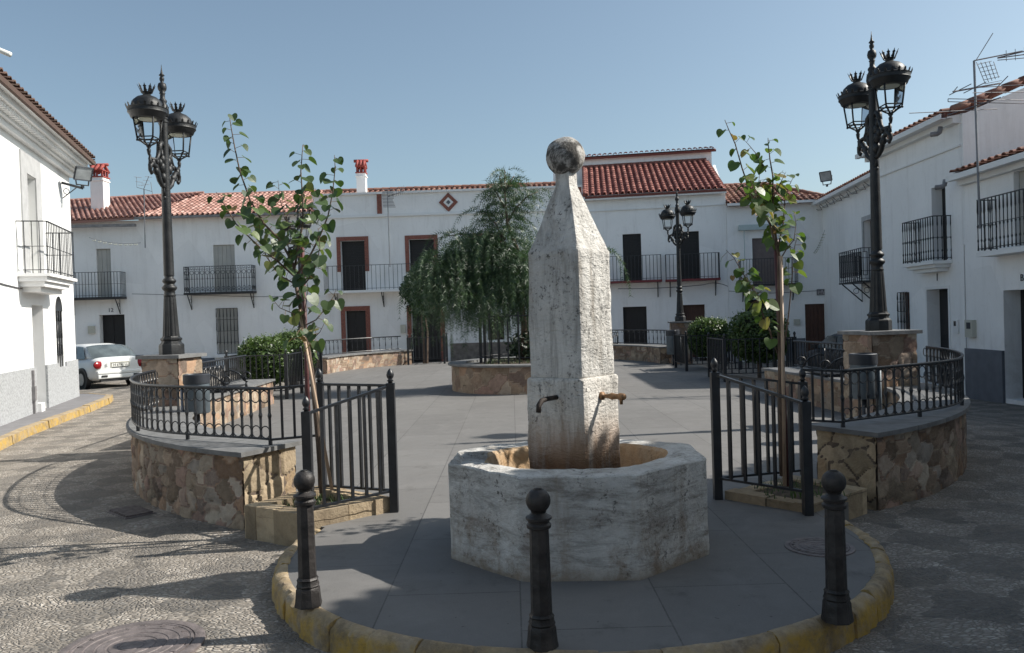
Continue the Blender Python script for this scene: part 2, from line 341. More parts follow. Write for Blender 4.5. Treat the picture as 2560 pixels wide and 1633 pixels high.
MT['bollard']=simple('rusty_black_bollard',(.045,.040,.038),.5,.3,.45,9,.5); MT['tile_old']=tilemat('blackened_tiles',(.11,.065,.05),(.18,.11,.085),.85); MT['stone_y']=stonemat('yellow_stone',[(.50,.39,.25),(.58,.46,.30),(.42,.33,.22),(.60,.49,.34),(.46,.33,.20)],(.20,.145,.09))
MT['f_basin']=fountain_mat('weathered_white_basin',(.63,.62,.59),'basin'); MT['f_shaft']=fountain_mat('weathered_white_shaft',(.67,.65,.61),'shaft')
MT['f_block']=fountain_mat('stained_lower_block',(.67,.64,.59),'block'); MT['f_ball']=fountain_mat('lichen_ball',(.50,.48,.45),'ball'); MT['f_pool']=fountain_mat('ochre_basin_inside',(.6,.52,.4),'pool')
MT['bark']=simple('grey_brown_bark',(.14,.10,.075),.9,0,.3,14,.6,stretch=(3,3,.6)); MT['bark2']=simple('maroon_stake',(.10,.035,.035),.6,0,.25,9,.2); MT['cane']=simple('pale_wood_pole',(.47,.34,.24),.55,0,.2,9,.2,stretch=(4,4,.5))
MT['soil']=simple('dark_soil',(.10,.075,.05),.95,0,.4,14,1.0,world=True)
MT['redbud']=leafmat('redbud_leaf',[(.045,.082,.03),(.075,.12,.045),(.04,.07,.03),(.11,.16,.055),(.17,.18,.055),(.22,.13,.045)],.28)
MT['redbud2']=leafmat('yellowing_leaf',[(.06,.11,.035),(.10,.16,.045),(.07,.11,.035),(.15,.20,.055),(.22,.21,.06),(.19,.10,.04)],.32)
MT['pepper']=leafmat('pepper_tree_leaf',[(.035,.07,.035),(.07,.115,.055),(.022,.05,.028),(.13,.18,.10)],.25)
MT['hedge']=leafmat('hedge_leaf',[(.035,.07,.018),(.06,.105,.025),(.09,.14,.035),(.025,.05,.018)],.2)
MT['dkleaf']=leafmat('dark_laurel_leaf',[(.012,.028,.014),(.025,.045,.02),(.035,.06,.025)],.12)
MT['hcore']=simple('dark_core',(.012,.018,.008),1,0,.3,12)  # near-black colour stands in for the shade inside the hedges
MT['carpaint']=simple('white_car_paint',(.72,.73,.72),.3,0,.04,2,0,.6); MT['tyre']=simple('tyre_rubber',(.02,.02,.02),.9,0,.2,9); MT['redlens']=simple('red_lens',(.25,.008,.012),.15,0,.1,4)
MT['plate']=simple('plate_white',(.75,.75,.70),.5,0,.05,3); MT['blk']=simple('black_plastic',(.02,.02,.022),.5,0,.2,5); MT['steel']=simple('wheel_steel',(.35,.35,.36),.4,.7,.1,9)
MT['carglass']=simple('car_glass',(.10,.12,.125),.06,0,.25,3,0,.9)
MT['bin']=simple('grey_blue_bin',(.10,.125,.145),.5,.2,.2,6,.1); MT['bindark']=simple('dark_bin_lid',(.04,.045,.055),.5,.2,.2,6,.1)
MT['manhole']=simple('cast_iron_cover',(.17,.145,.14),.6,.2,.25,14,.5); MT['lens']=simple('floodlight_glass',(.32,.34,.35),.12,0,.2,5,0,.8)
MT['glass']=glassmat('lantern_glass',(.98,.99,.99)); MT['bulb']=simple('frosted_cover',(.55,.55,.45),.4,0,.05,4)
MT['number']=simple('number_paint',(.05,.05,.06),.7,0,.1,5); MT['sign']=simple('tile_sign',(.42,.38,.38),.5,0,.1,5); MT['cable']=simple('grey_cable',(.10,.10,.11),.7,0,.1,5)
MT['boxcream']=simple('meter_box',(.50,.49,.42),.5,0,.05,4); MT['awning']=simple('pale_awning_box',(.42,.50,.50),.5,0,.05,4); MT['copper']=simple('clay_chimney',(.30,.055,.045),.7,0,.3,12)
MT['bumpy']=simple('rough_white',(.7,.7,.7),.9,0,.05,5,.5)
# ================= GROUND =================
def flat(name,poly,z,mat,kind='structure',parent=None):
    m=MB(); m.add([(x,y,z) for x,y in poly],[tuple(range(len(poly)))]); return m.build(name,mat,parent,kind=kind,loc=(0,0,0))
ST=-.16
# street sheet, fine near the camera with gentle unevenness, coarse out to the horizon
m=MB(); xs=[-1500,-300,-80,-40]+list(np.arange(-24,20.1,.4))+[40,80,300,1500]; ys=[-1500,-300,-60,-20]+list(np.arange(-4,36.1,.4))+[60,120,400,1500]
def sm(a,b,t):
    t=min(1,max(0,(t-a)/(b-a))); return t*t*(3-2*t)
vs_=[(x,y,ST-.26*sm(6.4,9,x)*sm(9,15,y)-.08*sm(6.2,8.5,x)*sm(14,20,y)+(.012*noise.noise(Vector((x*.6,y*.6,0))) if -22<x<18 and -3<y<34 else 0)) for y in ys for x in xs]; nx=len(xs)
m.add(vs_,[(j*nx+i,j*nx+i+1,(j+1)*nx+i+1,(j+1)*nx+i) for j in range(len(ys)-1) for i in range(nx-1)])
m.build('street',MT['street'],kind='structure',smooth=True,loc=(0,0,0))
IC=(.42,6.12); IR=2.1
PC=(.39,11.95)
def arc(c,r,a0,a1,n): return [(c[0]+r*cos(radians(a0+(a1-a0)*i/n)),c[1]+r*sin(radians(a0+(a1-a0)*i/n))) for i in range(n+1)]
BC=(-.63,26.0)
# raised plaza floor with its round apron
floor=[(-1.60,6.62)]+arc(IC,IR,180,360,48)[1:]+[(2.52,6.5)]
prism=[(2.52,6.5),(2.95,7.1)]+[p for p in arc(PC,5.3,-58,0,20)]+[(5.75,12.4),(5.7,25.9)]+arc(BC,5.75,0,180,40)+[(-6.4,25.9),(-5.6,12.4)]+arc(PC,5.3,180,238,20)+[(-2.2,7.2),(-1.60,6.62)]
poly=floor[1:]+prism[1:-1]+[(-1.60,6.66)]
m=MB(); k=len(poly); m.add([(x,y,0) for x,y in poly]+[(x,y,-.3) for x,y in poly],[tuple(range(k))]+[(i,k+i,k+(i+1)%k,(i+1)%k) for i in range(k)])
m.build('plaza_floor',MT['slab'],kind='structure',loc=(0,0,0))
# painted kerb of rough blocks around the apron
m=MB(); A0,A1=167,371; blocks=24
for b in range(blocks):
    a0=A0+(A1-A0)*b/blocks+.07; a1=A0+(A1-A0)*(b+1)/blocks-.07; hz=.014+random.uniform(-.008,.008); ro=2.19+random.uniform(-.01,.008)
    nn=13; prof=[(2.085,-.1),(2.088,hz-.012),(2.105,hz),(ro-.05,hz+.004),(ro-.02,hz-.014),(ro,hz-.04),(ro+.006,-.08),(ro+.012,ST-.05)]
    vs_=[];K=len(prof)
    for i in range(nn):
        a=radians(a0+(a1-a0)*i/(nn-1)); e=0.006 if i in(0,nn-1) else 0
        for r,z in prof:
            j=noise.noise(Vector((r*cos(a)*9,r*sin(a)*9,z*9+b)))*.014+noise.noise(Vector((r*cos(a)*26,r*sin(a)*26,z*26+b)))*.014
            vs_.append((IC[0]+(r+j-e)*cos(a),IC[1]+(r+j-e)*sin(a),z+j*.6-e*(1 if z>-.02 else 0)))
    m.add(vs_,[(i*K+q,(i+1)*K+q,(i+1)*K+q+1,i*K+q+1) for i in range(nn-1) for q in range(K-1)]+[tuple(range(K-1,-1,-1)),tuple(range((nn-1)*K,nn*K))])
m.build('kerb',MT['kerb'],kind='structure',auto=50,loc=(0,0,0))
# left pavement and its yellow kerb
wl=[(-7.9,9.6),(-9.46,14.82),(-11.22,20.75)]
kl=[(-6.6,7.6),(-7.35,9.9),(-8.1,12.2),(-8.75,14.3),(-9.45,17.2),(-10.1,19.8),(-10.55,20.9),(-11.3,21.5),(-12.6,22.2),(-17,24.5)]
pv=[(-9.5,8),(-7.0,7.4)]+kl[1:]+[(-17,28),(-22,20)]
m=MB(); pv2=[(-10.5,7.6)]+kl+[(-19,24),(-19,9)]; k=len(pv2); m.add([(x,y,-.02) for x,y in pv2]+[(x,y,-.3) for x,y in pv2],[tuple(range(k))]+[(i,k+i,k+(i+1)%k,(i+1)%k) for i in range(k)])
m.build('pavement',MT['pave'],kind='structure',loc=(0,0,0))
def kerbline(pts,name,w=.14,top=-.005,seg=.75):
    m=MB(); P=[Vector((x,y,0)) for x,y in pts]
    for a,b in zip(P,P[1:]):
        L_=(b-a).length; n=max(1,int(L_/seg)); d=(b-a).normalized(); nn=Vector((d.y,-d.x,0))
        for i in range(n):
            p=a+(b-a)*(i/n)+d*.008; q=a+(b-a)*((i+1)/n)-d*.008; t=top+random.uniform(-.01,.01); o=random.uniform(-.012,.012)
            B=[p-nn*.02,q-nn*.02,q+nn*(w+o+.02),p+nn*(w+o+.02)]; T=[p,q,q+nn*(w+o),p+nn*(w+o)]
            m.hexa([Vector((v.x,v.y,ST-.05)) for v in B],[Vector((v.x,v.y,t-(.0 if j<2 else .012))) for j,v in enumerate(T)])
    return m.build(name,MT['kerb'],kind='structure',loc=(0,0,0))
kerbline(kl,'kerb')
# ================= FOUNTAIN =================
FC=Vector((.44,6.02,0))
fo=empty('drinking_fountain',FC,'old whitewashed octagonal stone fountain with tapering four sided shaft and two spouts','fountain')
def octr(a,R):  # octagon apothem R, face toward -Y slightly turned
    t=(a-radians(-90-3)+radians(22.5))%(radians(45))-radians(22.5); return R/cos(t)
def nz(x,y,z,s,k=0): return noise.noise(Vector((x*s+k,y*s,z*s)))
m=MB(); n=192; AP=.905
prof=[(0,-.02,1),(0.004,.05,1),(.0,.12,1),(-.004,.25,1),(0,.38,1),(0,.5,1),(0,.62,1),(-.001,.664,1),(-.010,.674,1),(-.06,.678,1),(-.13,.678,.9),(-.2,.674,.55),(-.245,.668,.15),(-.268,.645,0),(-.285,.58,0),(-.29,.5,0),(-.31,.42,0),(-.45,.40,0),(-.9,.40,0)]
rows=[]
for d,z,w in prof:
    for k in range(n):
        a=2*pi*k/n; ro=octr(a,AP+d); ri=AP+d+.02; r=ro*w+ri*(1-w)
        x=r*cos(a); y=r*sin(a)
        zz=z
        if z>.55: zz-= .05*max(0,y+.2)/1.1
        amp=.008 if z<.6 else .010
        r2=r+amp*nz(x,y,z,4)+.006*nz(x,y,z,13)
        if z>.6: zz+=.012*nz(x,y,z,5,9)+.005*nz(x,y,z,16)
        if .45<z and w>0.05 and 165<math.degrees(a)<205 and d<-.04: zz-=.05   # broken notch in the rim
        rows.append((r2*cos(a)+FC.x,r2*sin(a)+FC.y,zz))
K=len(prof)
m.add(rows,[(i*n+k,i*n+(k+1)%n,(i+1)*n+(k+1)%n,(i+1)*n+k) for i in range(K-1) for k in range(n)])
# split: inner pool faces get the ochre material
b=m.build('basin',[MT['f_basin'],MT['f_pool']],fo,auto=26)
for i,p in enumerate(b.data.polygons):
    if i//n>=12: p.material_index=1
m=MB(); m.add([(FC.x+.6*cos(2*pi*k/40),FC.y+.6*sin(2*pi*k/40),.43) for k in range(40)],[tuple(range(40))])
wm,wn,wb=mk('basin_water'); wb.inputs['Base Color'].default_value=(.07,.055,.035,1); wb.inputs['Roughness'].default_value=.06; MT['water']=wm
m.build('water',MT['water'],fo)
TH=radians(37)
def sqcol(name,levels,mat,amp,nside=18,round_=.0,step=None):
    m=MB(); vs_=[]; n=nside*4
    for h,z in levels:
        for k in range(n):
            s_=k//nside; t=(k%nside)/nside*2-1
            # square perimeter, softened corners
            x,y=[(t,-1),(1,t),(-t,1),(-1,-t)][s_]
            q=1-round_*max(0,(abs(t)-.86)/.14)**2; x*=h*q; y*=h*q
            X=x*cos(TH)+y*sin(TH); Y=-x*sin(TH)+y*cos(TH)
            nn=amp*(nz(X,Y,z,3.3)+.5*nz(X,Y,z,11)+.3*nz(X,Y,z,27)); r=Vector((X,Y)); r*= (1+nn/max(.05,r.length))
            vs_.append((FC.x+r.x,FC.y+r.y,z))
    K=len(levels)
    m.add(vs_,[(i*n+k,i*n+(k+1)%n,(i+1)*n+(k+1)%n,(i+1)*n+k) for i in range(K-1) for k in range(n)]+[tuple(range((K-1)*n,K*n))])
    return m.build(name,mat,fo,auto=40)
sqcol('lower_block',[(.252,z) for z in np.linspace(.36,1.21,26)]+[(.249,1.228),(.240,1.24),(.15,1.242)],MT['f_block'],.010,round_=.03)
lv=[(.222,1.236),(.230,1.245)]+[(.232-.0003*i,1.26+.9*i/24) for i in range(25)]
lv+=[(.216,2.175),(.190,2.25),(.163,2.33),(.134,2.42),(.106,2.51),(.080,2.59),(.064,2.64),(.060,2.655),(.059,2.70),(.058,2.745)]
lv2=[]
for (a,b_),(c,d) in zip(lv,lv[1:]):
    kk=max(1,int((d-b_)/.03)); lv2+=[(a+(c-a)*i/kk,b_+(d-b_)*i/kk) for i in range(kk)]
sqcol('shaft',lv2+[lv[-1]],MT['f_shaft'],.011,round_=.03)
m=MB(); m.sphere((FC.x-.005,FC.y,2.870),.145,40,24)
m.v=[Vector(v)+ (Vector(v)-Vector((FC.x,FC.y,2.865))).normalized()*(.006*noise.noise(Vector(v)*14)+.003*noise.noise(Vector(v)*40)) for v in m.v]
m.build('stone_ball',MT['f_ball'],fo,smooth=True)
nl=Vector((-sin(TH),-cos(TH),0)); nr=Vector((cos(TH),-sin(TH),0)); ul=Vector((cos(TH),-sin(TH),0))
# bent iron spout on the shaded face
p=FC+nl*.25+ul*.02+Vector((0,0,1.105)); 
m=MB(); m.tube([p-nl*.02,p+nl*.13,p+nl*.19+Vector((0,0,-.006)),p+nl*.225+Vector((0,0,-.035)),p+nl*.232+Vector((0,0,-.085))],[.017,.017,.019,.019,.018],10); m.lathe([(.03,0),(.03,.01)],(0,0,0),8) if 0 else None
m.build('iron_spout',MT['rust'],fo,smooth=True)
p=FC+nr*.25-nl*(-.0)+Vector((0,0,1.10)); p=p+Vector((-sin(TH),-cos(TH),0))*.015
m=MB(); 
m.tube([p-nr*.01,p+nr*.02,p+nr*.022,p+nr*.06,p+nr*.09,p+nr*.12,p+nr*.15,p+nr*.152,p+nr*.19,p+nr*.20],[.03,.03,.014,.016,.026,.02,.02,.027,.024,.016],12)
m.tube([p+nr*.165,p+nr*.165-Vector((0,0,.055))],[.014,.012],10); m.tube([p+nr*.17,p+nr*.17+Vector((0,0,.02))],.01,8)
m.build('brass_tap',MT['brass'],fo,smooth=True)
# ================= BOLLARDS =================
def bollard():
    e=empty('bollard',(0,0,0),'x','bollard','cast iron bollards on the yellow kerb')
    m=MB(); pr=[(.082,0),(.082,.012),(.078,.03),(.074,.07),(.072,.10),(.066,.112),(.070,.122),(.064,.135),(.062,.15),(.066,.158),(.058,.17)]
    m.lathe(pr,(0,0,0),8,pi/8); m.build('base',MT['bollard'],e,auto=25)
    m=MB(); m.lathe([(.055,.165),(.050,.55),(.049,.6),(.052,.605)],(0,0,0),8,pi/8); m.build('post',MT['bollard'],e,auto=25)
    m=MB(); m.lathe([(.05,.598),(.062,.606),(.064,.622),(.054,.632),(.056,.642),(.067,.65),(.067,.66),(.05,.668),(.036,.68),(.040,.69)],(0,0,0),24); m.build('collar',MT['bollard'],e,auto=35)
    m=MB(); c=.742; m.lathe([(.002,c-.062)]+[(.0635*sin(pi*i/12),c-.0635*cos(pi*i/12)) for i in range(1,12)]+[(.02,c+.062),(.002,c+.064)],(0,0,0),24); m.build('ball',MT['bollard'],e,smooth=True)
    return e
bp=bollard()
place(bp,(-1.26,4.78,.02),.1,'ball topped bollard with sunlit right side, on the kerb before the left tree pit',1)
place(bp,(.105,4.08,.02),.25,'iron ball topped bollard standing on the kerb directly in front of the octagonal basin',0)
place(bp,(1.69,4.30,.02),.0,'shaded iron ball topped bollard beside the round manhole cover, before the right stone wall',0)
# manholes and grate
def manhole(x,y,z,R,label,rings):
    e=empty('manhole_cover',(x,y,z),label,'manhole cover')
    m=MB(); m.lathe([(R,-.03),(R,.004),(R*.985,.007),(R*.86,.007),(R*.855,.001),(R*.84,.001)],(x,y,z),48); m.build('frame',MT['manhole'],e,auto=30)
    m=MB(); pr=[(R*.835,-.02),(R*.835,.009)]
    for i in range(rings):
        a=R*.80*(1-i/(rings+.3)); pr+=[(a,.009),(a-.004,.005),(a-.012,.005),(a-.016,.009)]
    pr+=[(.03,.009),(.001,.009)]; m.lathe(pr,(x,y,z),48); 
    for k in range(18):
        a=2*pi*k/18; m.beam((x+R*.70*cos(a),y+R*.70*sin(a),z+.009),(x+R*.78*cos(a),y+R*.78*sin(a),z+.009),.014,.005)
    m.build('lid',MT['manhole'],e,auto=30)
manhole(-2.26,4.66,ST+.012,.40,'round ribbed iron manhole cover in the sunlit pebble paving','5' and 5)
manhole(2.12,5.68,.002,.235,'round ribbed iron manhole cover in the shaded slabs behind the right bollard',4)
e=MB(); g0=Vector((-3.9,8.12,ST+.015)); gu=Vector((.72,-.69,0)); gv=Vector((.69,.72,0))
e.obox(g0-Vector((0,0,.03)),.52,.3,.022,gu)
for k in range(8): e.obox(g0+gu*(-.21+.06*k)-Vector((0,0,.01)),.03,.26,.02,gu)
e.build('drain_grate',MT['manhole'],label='small iron drain grate in the paving at the foot of the left rubble wall',cat='drain grate',loc=tuple(g0))
# ================= RUBBLE WALLS =================
def rubble(mb,P,Nf,L_,z0,z1,step=.03,cu=.19,cv=.13,seed=1,disp=.036,top=None):
    r=np.random.RandomState(seed); nu=max(2,int(L_/step)); nv=max(2,int((z1-z0)/step)); H=z1-z0
    su=int(L_/cu)+2; sv=int(H/cv)+2
    sx=[];sy=[];
    for j in range(-1,sv+1):
        for i in range(-1,su+1):
            if r.rand()<.13: continue
            sx.append((i+.5+(j%2)*.5+r.uniform(-.42,.42))*cu); sy.append((j+.5+r.uniform(-.4,.4))*cv)
    sx=np.array(sx);sy=np.array(sy); tint=r.rand(len(sx)); val=r.rand(len(sx)); hh=r.rand(len(sx)); asp=cv/cu
    U=np.linspace(0,L_,nu+1); V=np.linspace(0,H,nv+1); base=len(mb.v)
    for j,v in enumerate(V):
        for u in U:
            wu=u+.035*noise.noise(Vector((u*5,v*5,seed))); wv_=v+.025*noise.noise(Vector((u*6+9,v*6,seed)))
            d=np.abs((sx-wu)*asp*1.15)**1.35+np.abs(sy-wv_)**1.35
            d=d**(1/1.35)
            o=np.argpartition(d,1)[:2]; a,b_=(o[0],o[1]) if d[o[0]]<d[o[1]] else (o[1],o[0])
            e=min(1,(d[b_]-d[a])/.017); es=e*e*(3-2*e)
            h=disp*(es*(.55+.45*hh[a])-.5)+.007*noise.noise(Vector((u*15,v*15,seed+3)))
            p=P(u)+Nf(u)*h; mb.v.append(Vector((p.x,p.y,z0+v))); mb.c.append((float(tint[a]),float(es),float(val[a]),1))
    w=nu+1
    mb.f+=[(base+j*w+i,base+j*w+i+1,base+(j+1)*w+i+1,base+(j+1)*w+i) for j in range(nv) for i in range(nu)]
def arcwall(name,C,ro,ri,a0,a1,z0,z1,label,seed,step=.03,cap=True,capo=.06,ends=True,capth=.045,cu=.20,cv=.13,mat='stone',endmat=None):
    mid=radians((a0+a1)/2); ctr=(C[0]+(ro+ri)/2*cos(mid),C[1]+(ro+ri)/2*sin(mid),z0)
    e=empty(name,ctr,label,'stone wall'); s=1 if a1>a0 else -1; 
    m=MB(); Lo=radians(abs(a1-a0))*ro; Li=radians(abs(a1-a0))*ri
    def Po(u): a=radians(a0)+s*u/ro; return Vector((C[0]+ro*cos(a),C[1]+ro*sin(a),0))
    def No(u): a=radians(a0)+s*u/ro; return Vector((cos(a),sin(a),0))
    def Pi(u): a=radians(a1)-s*u/ri; return Vector((C[0]+ri*cos(a),C[1]+ri*sin(a),0))
    def Ni(u): a=radians(a1)-s*u/ri; return Vector((-cos(a),-sin(a),0))
    rubble(m,Po,No,Lo,z0,z1,step,cu,cv,seed); rubble(m,Pi,Ni,Li,max(z0,-.02),z1,step*1.3,cu,cv,seed+1)
    m.build('rubble_face',MT[mat],e,smooth=True,vc=True)
    if ends:
        m=MB()
        for aa,sg in((a0,-s),(a1,s)):
            a=radians(aa); q0=Vector((C[0]+ri*cos(a),C[1]+ri*sin(a),0)); dd=Vector((cos(a),sin(a),0)); tn=Vector((-sin(a),cos(a),0))*sg
            rubble(m,(lambda u,q0=q0,dd=dd: q0+dd*u),(lambda u,tn=tn: tn),ro-ri,z0,z1,.02,.30,.20,seed+7,.035)
        m.build('end_stones',MT[endmat or mat],e,smooth=True,vc=True)
    m=MB(); nk=24; O=arc(C,ro-.014,a0,a1,nk); I=arc(C,ri+.014,a0,a1,nk)
    for i in range(nk):
        q=[O[i],O[i+1],I[i+1],I[i]]; m.hexa([(x,y,z0) for x,y in q],[(x,y,z1-.004) for x,y in q])
    m.build('mortar_core',MT['mortar'],e)
    if cap:
        m=MB(); n=max(6,int(abs(a1-a0)/2)); e0=a0-s*.6; e1=a1+s*.6
        nb=max(3,int(Lo/.62))
        for k in range(nb):
            b0=e0+(e1-e0)*k/nb+s*.04; b1=e0+(e1-e0)*(k+1)/nb-s*.04
            O=arc(C,ro+capo,b0,b1,5); I=arc(C,ri-capo,b0,b1,5)
            for i in range(5):
                q=[O[i],O[i+1],I[i+1],I[i]]; m.hexa([(x,y,z1+.002) for x,y in q],[(x,y,z1+capth) for x,y in q])
        m.build('capping',MT['capstone'],e)
    return e
arcwall('stone_wall',PC,5.48,4.86,184,238.6,ST-.03,.51,'curved rubble wall with grey capping in partial sun, left of the fountain',11,endmat='stone_y')
arcwall('stone_wall',PC,5.48,4.86,-58.6,-4,ST-.03,.51,'curved rubble wall with grey capping in deep shade, right of the fountain',23,endmat='stone_y')
arcwall('stone_wall',BC,6.0,5.42,126,178,-.03,.50,'far curved rubble wall in front of the brick framed doors, left of the far gate',31,step=.07)
arcwall('stone_wall',BC,6.0,5.42,2,56,-.03,.50,'far curved rubble wall seen right of the fountain shaft, before the dark door',41,step=.07)
def strwall(name,a,b,w,z0,z1,label,seed,step=.05):
    a=Vector((a[0],a[1],0)); b=Vector((b[0],b[1],0)); d=(b-a).normalized(); n_=Vector((d.y,-d.x,0)); L_=(b-a).length
    e=empty(name,((a+b)/2).to_tuple(),label,'stone wall'); m=MB()
    rubble(m,lambda u:a+d*u+n_*w/2,lambda u:n_,L_,z0,z1,step,.2,.14,seed); rubble(m,lambda u:b-d*u-n_*w/2,lambda u:-n_,L_,z0,z1,step,.2,.14,seed+1)
    rubble(m,lambda u:b+n_*(w/2-u),lambda u:d,w,z0,z1,step,.2,.14,seed+2); rubble(m,lambda u:a-n_*(w/2-u),lambda u:-d,w,z0,z1,step,.2,.14,seed+3)
    m.build('rubble_face',MT['stone'],e,smooth=True,vc=True)
    m=MB(); nb=int(L_/.8)+1
    for k in range(nb):
        p=a+d*(L_+.1)*(k+.5)/nb-d*.05; m.obox((p.x,p.y,z1+.002),(L_+.1)/nb-.008,w+.1,.04,d)
    m.build('capping',MT['capstone'],e); return e
strwall('stone_wall',(-5.25,12.45),(-5.42,17.1),.62,-.03,.48,'straight low rubble wall with wide capping behind the left lamp pedestal',51)
strwall('stone_wall',(5.55,12.5),(5.25,15.9),.62,-.03,.48,'straight low rubble wall with wide capping behind the right lamp pedestal',57)
# pit kerbs
def pit(name,P4,label,z=.13):
    P=[Vector((x,y,0)) for x,y in P4]; c=sum(P,Vector())/4; e=empty(name,(c.x,c.y,0),label,'tree pit')
    m=MB()
    for i in range(4):
        a=P[i]; b=P[(i+1)%4]; d=(b-a).normalized(); inn=(c-(a+b)/2); inn=(inn-d*inn.dot(d)).normalized(); w=.15
        a2=a+d*0; L_=(b-a).length; k=max(1,int(L_/.32))
        for j in range(k):
            p=a+d*(L_*j/k+.004); q=a+d*(L_*(j+1)/k-.004); o=random.uniform(-.008,.008); zz=z+random.uniform(-.006,.006)
            m.hexa([Vector((v.x,v.y,ST-.03)) for v in(p-inn*o,q-inn*o,q+inn*w,p+inn*w)],[Vector((v.x,v.y,zz)) for v in(p-inn*o,q-inn*o,q+inn*w,p+inn*w)],(random.random(),1,random.random(),1))
    m.build('stone_edging',MT['stone_y'],e,vc=True)
    m=MB(); g=10; vs_=[]
    for j in range(g+1):
        for i in range(g+1):
            s_=i/g;t=j/g; p=P[0]*(1-s_)*(1-t)+P[1]*s_*(1-t)+P[2]*s_*t+P[3]*(1-s_)*t; vs_.append((p.x,p.y,.05+.03*noise.noise(Vector((p.x*7,p.y*7,1)))))
    m.add(vs_,[(j*(g+1)+i,j*(g+1)+i+1,(j+1)*(g+1)+i+1,(j+1)*(g+1)+i) for j in range(g) for i in range(g)]); m.build('soil',MT['soil'],e,smooth=True)
    return e
pit('tree_pit',[(-2.38,7.00),(-1.74,6.60),(-1.13,7.13),(-1.85,7.78)],'tree pit edged with yellow stone blocks at the foot of the left young tree')
pit('tree_pit',[(3.12,7.18),(2.40,6.60),(1.86,7.22),(2.66,7.82)],'tree pit edged with stone blocks at the foot of the right young tree',.07)
# ================= IRON GUARDS AND RAILINGS =================
def knobpost(par,x,y,z0,z1,w=.072,mat='iron'):
    m=MB(); m.obox((x,y,z0),w,w,z1-.13-z0); p=m.build('post',MT[mat],par)
    k=MB(); k.lathe([(.02,0),(.02,.015),(.032,.02),(.018,.035),(.030,.055),(.034,.075),(.028,.10),(.012,.122),(.004,.13)],(x,y,z1-.131),10); k.build('knob',MT[mat],p,smooth=True); return p
def barpanel(par,a,b,za,zb,z0a,z0b,n,w=.024,mat='iron',name='rail_panel'):
    a=Vector((a[0],a[1],0)); b=Vector((b[0],b[1],0)); m=MB()
    A=a+Vector((0,0,za)); B=b+Vector((0,0,zb)); A0_=a+Vector((0,0,z0a)); B0_=b+Vector((0,0,z0b))
    m.beam(A,B,.034,.022); m.beam(A0_,B0_,.03,.02)
    for k in range(1,n+1):
        t=k/(n+1); m.beam(A0_.lerp(B0_,t),A.lerp(B,t),w,w,Vector((b-a).normalized()))
    return m.build(name,MT[mat],par)
def guard(pts,knobs,panels,label,mat='iron'):
    c=sum((Vector((p[0],p[1],0)) for p in pts),Vector())/len(pts); e=empty('tree_guard',c,label,'iron guard')
    for i,(x,y,z0,z1) in enumerate(pts):
        if knobs[i]: knobpost(e,x,y,z0,z1,mat=mat)
    for i,j,n in panels:
        p,q=pts[i],pts[j]; barpanel(e,p[:2],q[:2],p[3]-.15,q[3]-.15,p[2]+.05 if p[2]>0 else .19,q[2]+.05 if q[2]>0 else .19,n,mat=mat)
    return e
guard([(-1.73,6.70,.10,1.09),(-1.09,7.13,-.01,1.27),(-1.84,7.64,.10,1.26)],(1,1,1),[(0,1,5),(1,2,6)],'black iron guard with sloping top rail around the left young tree')
guard([(2.37,6.58,-.01,1.06),(1.80,7.23,.0,1.27),(2.74,7.66,.10,1.12)],(1,1,1),[(0,1,5),(1,2,6)],'black iron guard with sloping top rail around the right young tree')
def ringrail(a0,a1,r0_,r1_,end,label,group=None,zc=.575,h=.51,sp=.125,C=PC,rings=True,nm='iron_railing',straight=2,zend=None):
    mid=radians((a0+a1)/2); e=empty(nm,(C[0]+r0_*cos(mid),C[1]+r0_*sin(mid),zc),label,'railing',group)
    L_=radians(abs(a1-a0))*(r0_+r1_)/2; n=int(L_/sp)
    def P(i,n_=n):
        t=i/n_; a=radians(a0+(a1-a0)*t); s_=min(1,t*2.2); r=r0_+(r1_-r0_)*(s_*s_*(3-2*s_)); return Vector((C[0]+r*cos(a),C[1]+r*sin(a),0))
    up=Vector((0,0,1)); pts=[P(i) for i in range(n+1)]
    m=MB(); m.tube([p+up*(zc+h) for p in pts],.017,6); m.build('top_rail',MT['iron'],e,smooth=True)
    m=MB(); m.tube([p+up*(zc+.035) for p in pts],.012,6); m.build('bottom_rail',MT['iron'],e,smooth=True)
    proto=None
    for i in range(n+1):
        if i==0 or proto is None:
            m=MB(); m.box(-.009,.009,-.009,.009,.035,h)
            if rings:
                R=sp*.46
                for zz in(h-.02-R,.04+R): m.ring((sp/2,0,zz),(1,0,0),(0,0,1),R,.006,14,4)
                m.lathe([(.01,h*.42),(.02,h*.5),(.01,h*.58)],(0,0,0),6)
            me=m.build('baluster',MT['iron'],e,loc=None); me.data.transform(Matrix.Translation(wloc(e))); proto=me
            o=proto
        else:
            o=proto.copy(); COL.objects.link(o); o.parent=e
        p=P(i); q=P(min(i+1,n)); d=(q-p) if i<n else (p-P(i-1))
        o.location=Vector((p.x,p.y,zc))-wloc(e); o.rotation_euler=(0,0,atan2(d.y,d.x))
    # feet
    for i in range(0,n+1,9):
        p=pts[i]; m=MB(); m.beam((p.x,p.y,zc-.03),(p.x,p.y,zc+.04),.03); m.build('foot',MT['iron'],e)
    if end:
        a=pts[0]; b=Vector((end[0],end[1],0)); barpanel(e,(a.x,a.y),(b.x,b.y),zc+h,zend or zc+h+.02,zc+.03,zc+.05,straight+1,.022)
    return e
ringrail(238.2,186,5.12,5.47,(-1.86,7.66),'black iron railing with rings top and bottom on the sunlit left curved wall',straight=2)
ringrail(-58.2,-6,5.12,5.47,(2.74,7.66),'black iron railing with rings on the shaded right curved wall',straight=2)
